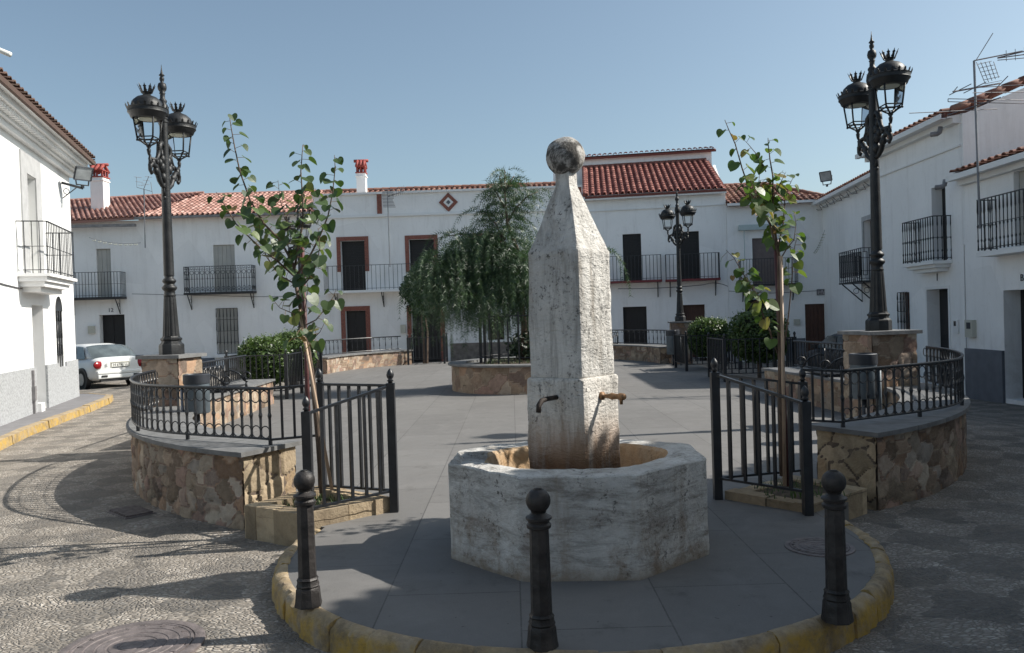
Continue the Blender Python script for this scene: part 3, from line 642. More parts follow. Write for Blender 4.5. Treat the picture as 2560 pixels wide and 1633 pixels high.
def simplerail(pts,z,h,sp,label,ring=True):
    P=[Vector((x,y,0)) for x,y in pts]; c=sum(P,Vector())/len(P); e=empty('iron_railing',(c.x,c.y,z),label,'railing'); m=MB(); up=Vector((0,0,1)); t=MB(); b_=MB()
    t.tube([p+up*(z+h) for p in P],.02,6); t.build('top_rail',MT['iron'],e); b_.tube([p+up*(z+.05) for p in P],.015,6); b_.build('bottom_rail',MT['iron'],e)
    tot=0
    for a,b in zip(P,P[1:]):
        L_=(b-a).length; k=max(1,int(L_/sp)); d=(b-a).normalized()
        for i in range(k):
            p=a+(b-a)*((i+.5)/k); m.tube([p+up*(z+.05),p+up*(z+h*.3),p+up*(z+h*.42),p+up*(z+h*.7),p+up*(z+h)],[.014,.008,.019,.008,.014],5)
            if ring: m.ring(p+d*sp/2+up*(z+h-.06),d,up,.042,.006,9,3)
    m.build('balusters',MT['iron'],e); return e
simplerail(arc(BC,5.85,128,176,18),.54,.52,.15,'black iron railing on the far wall before the brick framed door')
simplerail(arc(BC,5.85,4,55,18),.54,.52,.15,'black iron railing on the far wall right of the fountain shaft')
simplerail([(-5.47,12.6),(-5.62,17.0)],.52,.52,.13,'black iron railing behind the left bin, ending in a post beside the round hedge',False)
simplerail([(5.78,12.6),(5.5,15.8)],.52,.52,.13,'black wavy iron railing behind the right bin and lamp pedestal',False)
# hedge guards
def guard4(x0,x1,y0,y1,label,z1=1.14):
    pts=[(x0,y0,0,z1),(x1,y0,0,z1),(x1,y1,0,z1),(x0,y1,0,z1)]
    e=guard(pts,(1,1,1,1),[(0,1,9),(1,2,9),(2,3,9),(3,0,9)],label); return e
guard4(-6.4,-5.08,18.05,19.35,'black iron guard around the nearer of the two left hedges')
guard4(-6.75,-5.35,21.0,22.5,'black iron guard around the farther of the two left hedges')
guard4(4.95,6.6,18.9,20.4,'black iron guard around the nearer of the two right hedges')
guard4(4.85,6.35,22.6,24.1,'black iron guard around the farther of the two right hedges')
guard4(-3.9,-2.55,30.1,31.3,'black iron guard around the small dark tree at the far gate')
# ================= CENTRAL PLANTER =================
CP=(.32,19.2)
e=empty('round_planter',(CP[0],CP[1],0),'round stone clad planter with grey rim holding the pepper tree','planter'); m=MB()
rubble(m,lambda u:Vector((CP[0]+1.78*cos(-pi+u/1.78),CP[1]+1.78*sin(-pi+u/1.78),0)),lambda u:Vector((cos(-pi+u/1.78),sin(-pi+u/1.78),0)),2*pi*1.78,-.02,.585,.045,.3,.24,77,.012)
m.build('stone_cladding',MT['stone'],e,smooth=True,vc=True)
m=MB(); m.lathe([(1.45,.5),(1.45,.64),(1.86,.64),(1.87,.62),(1.86,.59),(1.76,.588)],(CP[0],CP[1],0),64); m.build('rim',MT['capstone'],e,auto=30)
m=MB(); m.lathe([(1.47,.57),(1.0,.62),(.01,.66)],(CP[0],CP[1],0),32); m.build('soil',MT['soil'],e)
# bars round the tree in the planter
e=empty('tree_fence',(CP[0],CP[1],.6),'ring of slim black bars round the pepper tree trunk in the planter','iron guard')
m=MB(); n=26
for k in range(n):
    a=2*pi*k/n; p=Vector((CP[0]-.05+1.05*cos(a),CP[1]+1.05*sin(a),.58)); m.beam(p,p+Vector((0,0,1.22)),.032)
m.build('bars',MT['iron'],e)
m=MB(); m.torus((CP[0]-.05,CP[1],.75),1.05,.012,40,4); m.torus((CP[0]-.05,CP[1],1.7),1.05,.012,40,4); m.build('hoop',MT['iron'],e)
# ================= PEDESTALS AND LAMPS =================
def pedestal(x,y,rot,s,z,label,seed):
    e=empty('lamp_pedestal',(x,y,0),label,'pedestal','x'); del e['group']
    m=MB(); h=s/2; U=Vector((cos(rot),sin(rot),0)); V=Vector((-sin(rot),cos(rot),0)); c=Vector((x,y,0))
    for a,b,nn in((-h*U-h*V,h*U-h*V,-V),(h*U-h*V,h*U+h*V,U),(h*U+h*V,-h*U+h*V,V),(-h*U+h*V,-h*U-h*V,-U)):
        p0=c+a;d=(b-a).normalized(); rubble(m,(lambda u,p0=p0,d=d:p0+d*u),(lambda u,nn=nn:nn),s,-.03,z-.05,.03,.24,.17,seed,.03); seed+=1
    m.build('rubble_body',MT['stone'],e,smooth=True,vc=True)
    m=MB(); m.obox((x,y,z-.05),s+.12,s+.12,.05,U); m.build('top_slab',MT['capstone'],e); return e
pedestal(-5.03,11.92,radians(-12),.58,1.29,'square rubble pedestal with slab top under the left foreground lamp',101)
pedestal(5.24,11.55,radians(10),.68,1.33,'square rubble pedestal with slab top under the right foreground lamp',111)
pedestal(5.42,26.0,radians(-5),.62,1.36,'square rubble pedestal under the distant lamp right of the fountain',121)
pedestal(-6.75,26.0,radians(5),.62,1.33,'square rubble pedestal under the distant lamp behind the left young tree',131)
def lantern(par,c,s=1.0):
    """c = bottom centre of the lantern cage; par = lamp root"""
    c=Vector(c); lm=MT['lampiron']
    l=MB(); # collar holding arms under cage
    l.lathe([(.012,-.20),(.022,-.17),(.03,-.12),(.018,-.10),(.035,-.075),(.028,-.05),(.02,-.045)],c,10)
    for k in range(4):
        a=pi/4+k*pi/2; d=Vector((cos(a),sin(a),0)); l.tube([c+Vector((0,0,-.06))+d*.02,c+d*.06+Vector((0,0,-.04)),c+d*.115+Vector((0,0,0)),c+d*.125+Vector((0,0,.03))],[.014,.012,.016,.01],6)
    body=l.build('lantern',lm,par,smooth=True)
    g=MB(); H=.33; rb=.15; rt=.20
    for k in range(4):
        a=pi/4+k*pi/2; d=Vector((cos(a),sin(a),0)); g.tube([c+d*rb,c+d*rt+Vector((0,0,H))],.0125,5)
        a2=a+pi/2; d2=Vector((cos(a2),sin(a2),0))
        for zz,rr in((0.0,rb),(.045,rb+.008),(H-.01,rt)): g.tube([c+d*rr+Vector((0,0,zz)),c+d2*rr+Vector((0,0,zz))],.0095,5)
        g.sphere(c+d*(rb+.005)+Vector((0,0,0)),.017,6,4)
    g.build('cage',lm,body,smooth=True)
    g=MB()
    for k in range(4):
        a=pi/4+k*pi/2; d=Vector((cos(a),sin(a),0)); a2=a+pi/2; d2=Vector((cos(a2),sin(a2),0)); q=[c+d*(rb-.004)+Vector((0,0,.045)),c+d2*(rb-.004)+Vector((0,0,.045)),c+d2*(rt-.006)+Vector((0,0,H)),c+d*(rt-.006)+Vector((0,0,H))]
        g.add(q,[(0,1,2,3)])
    g.build('glass',MT['glass'],body)
    g=MB(); g.lathe([(.005,H-.03),(.12,H-.03),(.13,H-.005),(.005,H-.004)],c,16); g.build('lamp_cover',MT['bulb'],body)
    g=MB(); g.lathe([(.205,H-.02),(.222,H-.005),(.24,H+.04),(.262,H+.065),(.258,H+.075),(.265,H+.12),(.25,H+.13),(.215,H+.14),(.21,H+.18),(.185,H+.235),(.135,H+.28),(.075,H+.305),(.05,H+.32),(.055,H+.35),(.06,H+.36)],c,24)
    g.build('dome',lm,body,auto=40)
    g=MB()
    for R,zz,nn,hh,ww,tilt in((.262,H+.12,20,.055,.036,.022),(.068,H+.350,9,.115,.042,.050)):
        for k in range(nn):
            a=2*pi*k/nn; d=Vector((cos(a),sin(a),0)); t=Vector((-sin(a),cos(a),0)); b=c+d*R+Vector((0,0,zz)); up=Vector((0,0,1))
            tip=lambda f,s_: b+d*(tilt*f)+up*(hh*f)+t*(ww*s_)
            g.plate([tip(0,-.5),tip(0,.5),tip(.55,.35),tip(.62,.6),tip(.75,.2),tip(1,0),tip(.75,-.2),tip(.62,-.6),tip(.55,-.35)],.006,d)
        g.torus(c+Vector((0,0,zz)),R+.002,.008,24,4)
    g.build('crown',lm,body)
    return body
def lamp(loc,arms,label,first=None):
    lm=MT['lampiron']; e=empty('street_lamp',loc,label,'street lamp','ornate twin lantern street lamps'); X,Y,Z=loc
    m=MB(); m.lathe([(.175,0),(.175,.13),(.168,.15),(.14,.175),(.135,.20),(.15,.215),(.15,.235),(.128,.25),(.12,.27)],loc,8,pi/8); m.build('base',lm,e,auto=25)
    m=MB(); prof=[(.118,.27),(.112,.35),(.086,.80),(.080,.86)]; nn=24; vs_=[];fs=[]
    for r,z in prof:
        for k in range(nn*2):
            rr=r*(1 if k%4<2 else .93); a=2*pi*k/(nn*2); vs_.append((X+rr*cos(a),Y+rr*sin(a),Z+z))
    W_=nn*2; m.add(vs_,[(i*W_+k,i*W_+(k+1)%W_,(i+1)*W_+(k+1)%W_,(i+1)*W_+k) for i in range(3) for k in range(W_)])
    m.build('fluted_foot',lm,e)
    m=MB(); m.lathe([(.08,.85),(.088,.865),(.078,.885),(.074,.93),(.088,.945),(.104,.965),(.106,.99),(.088,1.01),(.07,1.03),(.078,1.05),(.094,1.065),(.096,1.09),(.08,1.11),(.062,1.125),(.066,1.15),(.062,1.17)],loc,20); m.build('collar',lm,e,smooth=True)
    m=MB(); m.lathe([(.074,1.16),(.070,1.6),(.058,2.9),(.057,3.40),(.068,3.41),(.068,3.43),(.057,3.435),(.057,3.455),(.066,3.46),(.066,3.48)],loc,16); m.build('shaft',lm,e,auto=35)
    m=MB(); m.lathe([(.05,3.48),(.075,3.51),(.085,3.57),(.075,3.64),(.05,3.69),(.062,3.72),(.055,3.74),(.036,3.76),(.034,3.82),(.045,3.84),(.032,3.85),(.058,3.89),(.064,3.93),(.052,3.98),(.02,4.00),(.032,4.03),(.034,4.06),(.02,4.085),(.042,4.10),(.018,4.13),(.008,4.19),(.002,4.26)],loc,16); m.build('finial',lm,e,smooth=True)
    for th in arms:
        d=Vector((cos(th),sin(th),0)); up=Vector((0,0,1)); o=Vector(loc); m=MB(); R=.47
        C=lambda r,z: o+d*r+up*(z+.43)
        m.tube([C(.04,2.02),C(.12,2.04),C(.20,2.10),C(.26,2.20),C(.33,2.29),C(.42,2.30),C(R,2.27),C(R+.01,2.20),C(R-.03,2.16),C(R-.07,2.19)],[.034,.032,.038,.040,.036,.038,.034,.028,.024,.018],7)
        m.tube([C(.04,2.62),C(.10,2.66),C(.16,2.62),C(.18,2.54),C(.14,2.47),C(.09,2.50),C(.10,2.56)],[.03,.038,.044,.040,.032,.026,.02],7)
        m.tube([C(.18,2.54),C(.22,2.44),C(.28,2.38),C(R,2.36)],[.034,.030,.028,.030],7)
        m.tube([C(.05,1.90),C(.07,1.98),C(.055,2.08)],[.03,.018,.024],7); m.sphere(C(.055,1.87),.03,8,6)
        for r,z,s_ in((.12,2.30,.06),(.10,2.42,.055),(.17,2.36,.045),(.24,2.20,.04),(.30,2.22,.045),(.08,2.16,.055),(.26,2.36,.035),(.40,2.32,.045)): m.sphere(C(r,z),s_,8,6,1.35)

        m.tube([C(R,2.25),C(R,2.42)],[.03,.018],8)
        m.build('arm',lm,e,smooth=True); lantern(e,C(R+.03,2.60))
    return e
LT='ornate iron street lamp with twin crowned lanterns '
lamp((-5.03,11.92,1.29),[radians(-91),radians(89)],LT+'on the left foreground pedestal')
lamp((5.24,11.55,1.33),[radians(-89),radians(91)],LT+'on the right foreground pedestal')
lamp((5.42,26.0,1.36),[radians(-62),radians(118)],LT+'small and distant beside the fountain shaft')
lamp((-6.75,26.0,1.33),[radians(-60),radians(150)],LT+'distant, behind the left young tree')
# ================= BINS AND BENCHES =================
def binn(x,y,z,label,R=.165,H=.52,pole=-1):
    e=empty('litter_bin',(x,y,0),label,'bin'); m=MB(); m.lathe([(R*.92,z),(R,z+.02),(R,z+H*.78)],(x,y,0),24); m.build('drum',MT['bin'],e,auto=40)
    m=MB(); m.lathe([(R*1.04,z+H*.77),(R*1.06,z+H*.79),(R*1.06,z+H),(R*.98,z+H+.01),(R*.9,z+H-.02)],(x,y,0),24); m.build('lid',MT['bindark'],e,auto=40)
    m=MB(); m.tube([(x+pole*R*1.12,y-.05,0),(x+pole*R*1.12,y-.05,z+H*.72)],.022,10); m.beam((x+pole*R*1.12,y-.05,z+.3),(x+pole*R*.9,y,z+.3),.03); m.build('side_pole',MT['alu'] if pole<0 else MT['bin'],e,smooth=True)
    m=MB(); m.tube([(x,y,0),(x,y,z+.02)],.03,10); m.build('stem',MT['bindark'],e,smooth=True)
binn(-4.28,10.9,.52,'grey blue litter bin with dark lid beside the left pedestal, seen over the ringed railing')
binn(4.42,10.2,.52,'dark litter bin in front of the right lamp pedestal',R=.16,H=.56,pole=1)
binn(5.0,25.2,.35,'dark litter bin beside the distant pedestal right of the fountain',R=.2,H=.75,pole=1)
def bench():
    e=empty('iron_bench',(0,0,0),'x','bench','scrolled iron bench backs on the low walls'); ir=MT['iron']
    for s in(-1,1):
        m=MB(); x=s*.55; pts=[]
        for i in range(22):
            t=i/21; a=-pi*.55+t*pi*2.6; r=.10*(1-.55*t); pts.append((x,-.30+r*cos(a)*1.0,.20+r*sin(a)))
        m.tube(pts,.014,6); m.tube([(x,-.27,.12),(x,-.15,.26),(x,.0,.32),(x,.12,.30)],.016,6); m.tube([(x,.12,-.02),(x,.12,.42)],.018,6); m.tube([(x,-.28,.0),(x,-.28,.10)],[.028,.014],6)
        m.build('armrest',ir,e,smooth=True)
    m=MB(); 
    for k in range(13): 
        x=-.55+1.1*k/12; m.tube([(x,.12,.02),(x,.14,.3),(x,.18,.42)],.008,5)
    for k in range(5): m.ring((-.44+.22*k,.16,.36),(1,0,0),(0,0,1),.06,.007,12,4)
    m.tube([(-.55,.18,.42),(.55,.18,.42)],.014,6); m.tube([(-.55,.12,.02),(.55,.12,.02)],.012,6); m.build('backrest',ir,e)
    m=MB()
    for k in range(4): m.box(-.56,.56,-.27+.095*k,-.27+.095*k+.08,.03,.05)
    m.build('seat',MT['blk'],e); return e
bb=bench()
place(bb,(-5.3,14.6,.525),radians(90),'scrolled iron bench on the low wall behind the left litter bin',1)
place(bb,(5.45,13.9,.525),radians(-90),'scrolled iron bench on the low wall behind the right litter bin',0)
place(bb,(3.4,30.1,.545),radians(-45),'scrolled iron bench on the far wall, before the dark door right of the fountain shaft',0)
# ================= BUILDINGS =================
UP=Vector((0,0,1))
class Fac:
    def __init__(s,p0,p1):
        s.p=Vector((p0[0],p0[1],0)); q=Vector((p1[0],p1[1],0)); s.L=(q-s.p).length; s.U=(q-s.p).normalized(); s.n=Vector((s.U.y,-s.U.x,0))
    def px(s,x,y,off=0):
        d=ray(x,y); o=Vector((0,0,EYE)); t=((s.p+s.n*off-o).dot(s.n))/d.dot(s.n); w=o+d*t; return ((w-s.p).dot(s.U),w.z)
    def pt(s,u,z,d=0): return s.p+s.U*u+s.n*d+UP*z
    def bx(s,m,u0,u1,d0,d1,z0,z1,c=None):   # box in facade coordinates
        q=[s.pt(u0,0,d1),s.pt(u1,0,d1),s.pt(u1,0,d0),s.pt(u0,0,d0)]
        return m.hexa([p+UP*z0 for p in q],[p+UP*z1 for p in q],c)
    def op(s,x0,y0,x1,y1=None,z=None):
        ym=(y0)/1; u0=s.px(x0,y0)[0]; u1=s.px(x1,y0)[0]; zt=s.px((x0+x1)/2,y0)[1]; zb=z if z is not None else s.px((x0+x1)/2,y1)[1]
        return [min(u0,u1),max(u0,u1),zb,zt]
def house(name,label,fac,ztop,ops,mat,depth=7,zb=-.3,reveal=.22,cat='house',ends=True,back=None):
    e=empty(name,fac.pt(fac.L/2,-.16),label,cat,'x'); del e['group']
    us=sorted({0,fac.L}|{min(max(v,0),fac.L) for o in ops for v in o[:2]}); zs=sorted({zb,ztop}|{min(max(v,zb),ztop) for o in ops for v in o[2:4]})
    m=MB()
    for a,b in zip(us,us[1:]):
        for c,d in zip(zs,zs[1:]):
            mu,mz=(a+b)/2,(c+d)/2
            if any(o[0]<mu<o[1] and o[2]<mz<o[3] for o in ops): continue
            m.add([fac.pt(a,c),fac.pt(b,c),fac.pt(b,d),fac.pt(a,d)],[(0,1,2,3)])
    for o in ops:
        R=o[4] if len(o)>4 else reveal; a,b,c,d=o[:4]; a=max(a,0); b=min(b,fac.L)
        A=[fac.pt(a,c),fac.pt(b,c),fac.pt(b,d),fac.pt(a,d)]; B=[fac.pt(a,c,-R),fac.pt(b,c,-R),fac.pt(b,d,-R),fac.pt(a,d,-R)]
        m.add(A+B,[(0,1,5,4),(1,2,6,5),(2,3,7,6),(3,0,4,7)])
    D=-depth; T=[fac.pt(0,zb),fac.pt(fac.L,zb),fac.pt(fac.L,zb,D),fac.pt(0,zb,D)]; Tt=[p+UP*(ztop-zb) for p in T]
    m.add(T+Tt,[(1,2,6,5),(2,3,7,6),(3,0,4,7),(4,5,6,7)])
    m.build('wall',mat,e); return e
def fill(e,fac,o,mat,name,off=.0,slat=0,frame=None,frw=.05,panels=0,vert=False):
    R=o[4] if len(o)>4 else .22; a,b,c,d=o[:4]; m=MB(); D=-R+.0
    fac.bx(m,a-.02,b+.02,D-.08,D-.005,c-.02,d+.02)
    if slat:
        z=c
        while z<d-.01: fac.bx(m,a+.03,b-.03,D-.005,D+.012,z+.006,min(z+slat-.006,d)); z+=slat
    if vert:
        k=max(2,int((b-a)/.16)); 
        for i in range(k): fac.bx(m,a+(b-a)*i/k+.008,a+(b-a)*(i+1)/k-.008,D-.005,D+.015,c+.01,d-.02)
    if panels:
        w=(b-a)/2
        for i in range(2):
            for j in range(panels):
                h=(d-c)/panels; fac.bx(m,a+w*i+.08,a+w*(i+1)-.06,D-.005,D+.02,c+h*j+.08,c+h*(j+1)-.06)
    p=m.build(name,mat,e)
    if frame:
        m=MB(); w=frw; fac.bx(m,a,a+w,D,D+.05,c,d); fac.bx(m,b-w,b,D,D+.05,c,d); fac.bx(m,a+w,b-w,D,D+.05,d-w,d); m.build('frame',frame,p)
    return p
def trim(e,fac,o,w,mat,name='door_surround',pr=.035,zlow=None,top=True):
    a,b,c,d=o[:4]; m=MB(); c=zlow if zlow is not None else c
    fac.bx(m,a-w,a-.001,.002,pr,c,d); fac.bx(m,b+.001,b+w,.002,pr,c,d); fac.bx(m,a-w,b+w,.002,pr,d+.001,d+w); return m.build(name,mat,e)
def balcony(e,fac,u0,u1,z,dep,hr,sp,slabmat,slabth=.08,style='bar',brackets=(),sides=(1,1),railmat='iron',slabover=.03,mid=False,br=.0065,label=None):
    m=MB(); fac.bx(m,u0-slabover,u1+slabover,-.02,dep+slabover,z-slabth,z); p=m.build('balcony',slabmat,e,label=label)
    m=MB(); P=[]; 
    if sides[0]: P.append(fac.pt(u0,z,0))
    P+=[fac.pt(u0,z,dep),fac.pt(u1,z,dep)]
    if sides[1]: P.append(fac.pt(u1,z,0))
    for a,b in zip(P,P[1:]):
        L_=(b-a).length; d=(b-a).normalized(); k=max(1,round(L_/sp))
        m.beam(a+UP*hr,b+UP*hr,.035,.02); m.beam(a+UP*.07,b+UP*.07,.02,.015)
        if mid or style in('cast','mid'): m.beam(a+UP*(hr*.52),b+UP*(hr*.52),.015,.012)
        if style=='cast': m.beam(a+UP*(hr-.12),b+UP*(hr-.12),.015,.012)
        for i in range(k+1):
            q=a+(b-a)*(i/k); 
            if style in('bar','mid'): m.beam(q+UP*.0,q+UP*hr,br*2+.003)
            elif style=='knob':
                m.tube([q+UP*.03,q+UP*.2,q+UP*.24,q+UP*.28,q+UP*.5,q+UP*.54,q+UP*.58,q+UP*.8,q+UP*.86,q+UP*hr],[.018,.01,.02,.01,.01,.02,.01,.01,.018,.012],5)
            elif style=='cast':
                m.beam(q+UP*.0,q+UP*hr,.02)
                if i<k:
                    c=q+d*(L_/k/2); m.ring(c+UP*(hr-.26),d,UP,L_/k*.36,.01,10,4); m.ring(c+UP*(hr-.06),d,UP,.05,.008,8,3); m.beam(c+UP*.07,c+UP*(hr*.5),.014); m.ring(c+UP*.17,d,UP,L_/k*.3,.01,8,4); m.tube([c+UP*(hr*.5),c+UP*(hr-.34)],[.02,.008],5)
            elif style=='loop':
                m.beam(q,q+UP*hr,.022)
                if i<k:
                    c=q+d*(L_/k*.25); c2=q+d*(L_/k*.75); m.beam(c+UP*.18,c+UP*(hr-.12),.018); m.beam(c2+UP*.18,c2+UP*(hr-.12),.018); m.beam(c+UP*.18,c2+UP*.18,.018); m.beam(c+UP*(hr-.12),c2+UP*(hr-.12),.018)
    if style=='loop':
        for a,b in zip(P,P[1:]): m.beam(a+UP*(hr*.7),b+UP*(hr*.7),.016); m.beam(a+UP*(hr*.3),b+UP*(hr*.3),.016)
    m.build('railing',MT[railmat],p)
    for ub in brackets:
        m=MB(); m.tube([fac.pt(ub,z-slabth,dep*.92),fac.pt(ub,z-slabth-.62,.02)],.022,5); m.tube([fac.pt(ub,z-slabth-.62,.03),fac.pt(ub,z-slabth,.03)],.012,4); m.ring(fac.pt(ub,z-slabth-.24,dep*.3),fac.n,UP,.09,.01,12,4)
        m.build('bracket',MT['iron'],p)
    return p
def grille(e,fac,o,n=6,h=3,proud=.06,mat='iron',frame=True):
    a,b,c,d=o[:4]; m=MB()
    for i in range(n+1):
        u=a+(b-a)*i/n; P=[fac.pt(u,c+(d-c)*t,proud) for t in(0,.2,.22,.5,.52,.8,.82,1)]; m.tube([P[0],P[1],P[2],P[3],P[4],P[5],P[6],P[7]],[.011,.011,.022,.011,.022,.011,.022,.011],5)
    for j in range(h+1): z=c+(d-c)*j/h; fac.bx(m,a,b,proud-.008,proud+.008,z-.008,z+.008)
    return m.build('window_grille',MT[mat],e)
def tiles(e,name,E0,E1,back,rise,mat,pitch=.21,row=.36,poly=None,amp=.055,seed=1,over=0):
    """barrel tile roof: eave E0->E1 (3d), 'back' horizontal vector to ridge, rise; poly in (s,t) metres along eave / up slope clips it"""
    E0=Vector(E0);E1=Vector(E1); u=(E1-E0); Ls=u.length; u.normalize(); up=(Vector(back)+UP*rise); Lt=up.length; up.normalize(); nrm=u.cross(up).normalized()
    if nrm.z<0: nrm=-nrm
    r=np.random.RandomState(seed); m=MB(); nc=max(1,int(Ls/pitch)); sub=6; nr=max(1,int(Lt/row)); rr=Lt/nr; pp=Ls/nc
    def inside(s_,t_):
        if poly is None: return True
        c=False; k=len(poly); j=k-1
        for i in range(k):
            xi,yi=poly[i];xj,yj=poly[j]
            if ((yi>t_)!=(yj>t_)) and (s_<(xj-xi)*(t_-yi)/(yj-yi)+xi): c=not c
            j=i
        return c
    for ci in range(nc):
        for half in(0,1):     # 0 cover tile (convex), 1 pan (concave)
            s0=pp*(ci+.5*half)
            for ri in range(nr):
                t0=rr*ri-(over if ri==0 else 0); t1=rr*(ri+1)+.05
                if not inside(s0+pp*.25,rr*(ri+.5)): continue
                col=(float(r.rand()),0,0,1); vs_=[]; lift=.03
                for (t,l,wd) in((t0,lift,1.06),(t1,0,.94)):
                    for k in range(sub+1):
                        f=k/sub; 
                        if half==0: a=pi*f; x=s0+pp*.31-cos(a)*pp*.31*wd; h=sin(a)*amp+l+.012
                        else: x=s0+pp*.25+(f-.5)*pp*.5; h=-amp*.25*sin(pi*f)+l*.6-.004
                        vs_.append(E0+u*x+up*t+nrm*(h+r.uniform(-.003,.003)))
                fs=[(k,k+1,sub+1+k+1,sub+1+k) for k in range(sub)]
                if half==0:
                    # thickness at the lower lip
                    for k in range(sub+1):
                        f=k/sub;a=pi*f; vs_.append(E0+u*(s0+pp*.31-cos(a)*pp*.31*.9)+up*t0+nrm*(sin(a)*(amp-.022)+lift+.008))
                    fs+=[(2*(sub+1)+k,2*(sub+1)+k+1,k+1,k) for k in range(sub)]
                m.add(vs_,fs,col)
    # underlay
    if poly is None: P=[E0-nrm*.03,E1-nrm*.03,E1+up*Lt-nrm*.03,E0+up*Lt-nrm*.03]
    else: P=[E0+u*max(0,min(Ls,s_))+up*max(0,min(Lt,t_))-nrm*.03 for s_,t_ in poly]
    k=len(P); m.add(P+[p-UP*.10 for p in P],[tuple(range(k)),tuple(range(2*k-1,k-1,-1))]+[(i,(i+1)%k,k+(i+1)%k,k+i) for i in range(k)],(.1,0,0,1))
    return m.build(name,mat,e,vc=True,auto=60)
def ridge(e,a,b,mat,r=.11,seg=.38,name='ridge_tiles'):
    a=Vector(a);b=Vector(b);d=(b-a);n=max(1,int(d.length/seg)); m=MB()
    for i in range(n):
        p=a+d*(i/n); q=a+d*((i+1.12)/n); m.add([],[])
        n0=len(m.v); m.tube([p,q],[r*1.08,r*.92],8); 
        for j in range(n0,len(m.v)): m.c[j]=(random.random(),0,0,1)
    return m.build(name,mat,e,vc=True,auto=50)
def number(e,fac,txt,px_,size=.2,mat='number',nm='house_number'):
    u,z=fac.px(*px_); cu_=bpy.data.curves.new('t','FONT'); cu_.body=txt; cu_.size=size; cu_.extrude=.004; cu_.align_x='CENTER'; cu_.align_y='CENTER'
    o=bpy.data.objects.new('t',cu_); COL.objects.link(o); dg=bpy.context.evaluated_depsgraph_get(); me=bpy.data.meshes.new_from_object(o.evaluated_get(dg)); bpy.data.objects.remove(o)
    ob=bpy.data.objects.new(nm,me); me.materials.clear(); me.materials.append(MT[mat]); COL.objects.link(ob); ob.parent=e
    R=Matrix((fac.U,UP,fac.n)).transposed(); me.transform(Matrix.Translation(fac.pt(u,z,.012)-wloc(e))@R.to_4x4()); return ob
def fbox(e,fac,x0,y0,x1,y1,d,mat,name,d0=.002):
    o=fac.op(x0,y0,x1,y1); m=MB(); fac.bx(m,o[0],o[1],d0,d,o[2],o[3]); return m.build(name,MT[mat],e)
def chimney(x0,x1,ytop,ybot,ypot,Y,label):
    a=atY(x0,ybot,Y); b=atY(x1,ybot,Y); w=b.x-a.x; zt=atY((x0+x1)/2,ypot,Y).z; ztt=atY((x0+x1)/2,ytop,Y).z; X=(a.x+b.x)/2
    e=empty('chimney',(X,Y,a.z-.3),label,'chimney'); m=MB(); h=w/2*.86; m.box(X-h,X+h,Y-h,Y+h,a.z-.9,zt-.12); m.box(X-h-.04,X+h+.04,Y-h-.04,Y+h+.04,zt-.12,zt-.08); m.box(X-h,X+h,Y-h,Y+h,zt-.08,zt+.04); m.build('stack',MT['white'],e)
    m=MB(); h2=h*1.02; H=ztt-zt
    m.box(X-h2-.03,X+h2+.03,Y-h2-.03,Y+h2+.03,zt+.04,zt+.09)
    for sx in(-1,0,1):
        for sy in(-1,0,1):
            if sx or sy: m.box(X+sx*h2*.8-.035,X+sx*h2*.8+.035,Y+sy*h2*.8-.035,Y+sy*h2*.8+.035,zt+.09,zt+.04+H*.55)
    m.build('vent',MT['copper'],e)
    m=MB()
    for s_ in(-1,1):
        for k in(-1,0,1):
            m.tube([(X+k*h*.75,Y+s_*(h+.12),zt+H*.5),(X+k*h*.75,Y,zt+H*.93)],.075,8)
    m.tube([(X-h-.12,Y,zt+H*.93),(X+h+.12,Y,zt+H*.93)],.07,8); m.box(X-h,X+h,Y-h,Y+h,zt+H*.48,zt+H*.55); m.build('tiled_cap',MT['copper'],e,smooth=True); return e
# ---- house A1
f=Fac((-19.7,34.45),(-15.9,34.8)); o1=f.op(240,622,276,744)+[.12]; o2=f.op(248,787,311,z=-.16)+[.35]
A=house('white_house','white house with pink tiled roof at far left, its dark doorway behind the white car',f,6.3,[o1,o2],MT['white'])
fill(A,f,o1,MT['shutter'],'shutter',vert=True); fill(A,f,o2,MT['dkwood'],'door',panels=3)
u0=f.px(150,744)[0]; u1=f.px(315,744)[0]; zb=f.px(250,744)[1]
balcony(A,f,u0,u1,zb,.55,1.05,.13,MT['blk'],.1,'mid',(u1-.25,f.px(185,744)[0]))
fbox(A,f,222,815,238,834,.12,'boxcream','meter_box'); number(A,f,'12',(277,776),.24)
mm=MB(); f.bx(mm,0,f.L,.002,.03,-.2,.52); mm.build('dado',MT['grey_dado'],A)
e0=f.pt(-.3,6.25,.32); e1=f.pt(f.L,6.42,.34); ed=(e1-e0)/((e1-e0).length)
bk=Vector((-2.5,4.25,0))
Lt=sqrt(2.5**2+4.25**2+1.5**2); Lq=(e1-e0).length; tiles(A,'roof',e0,e0+ed*(Lq+3.75),bk,1.5,MT['tile_a'],.215,.34,seed=3,poly=[(0,0),(Lq,0),(Lq+3.7,Lt),(0,Lt)])
ridge(A,e0+bk+UP*1.52,e0+ed*(Lq+3.7)+bk+UP*1.52,MT['tile_a'],.08)
mm=MB(); f.bx(mm,-.3,f.L,.30,.42,6.0,6.12); mm.build('gutter',MT['gutter'],A)
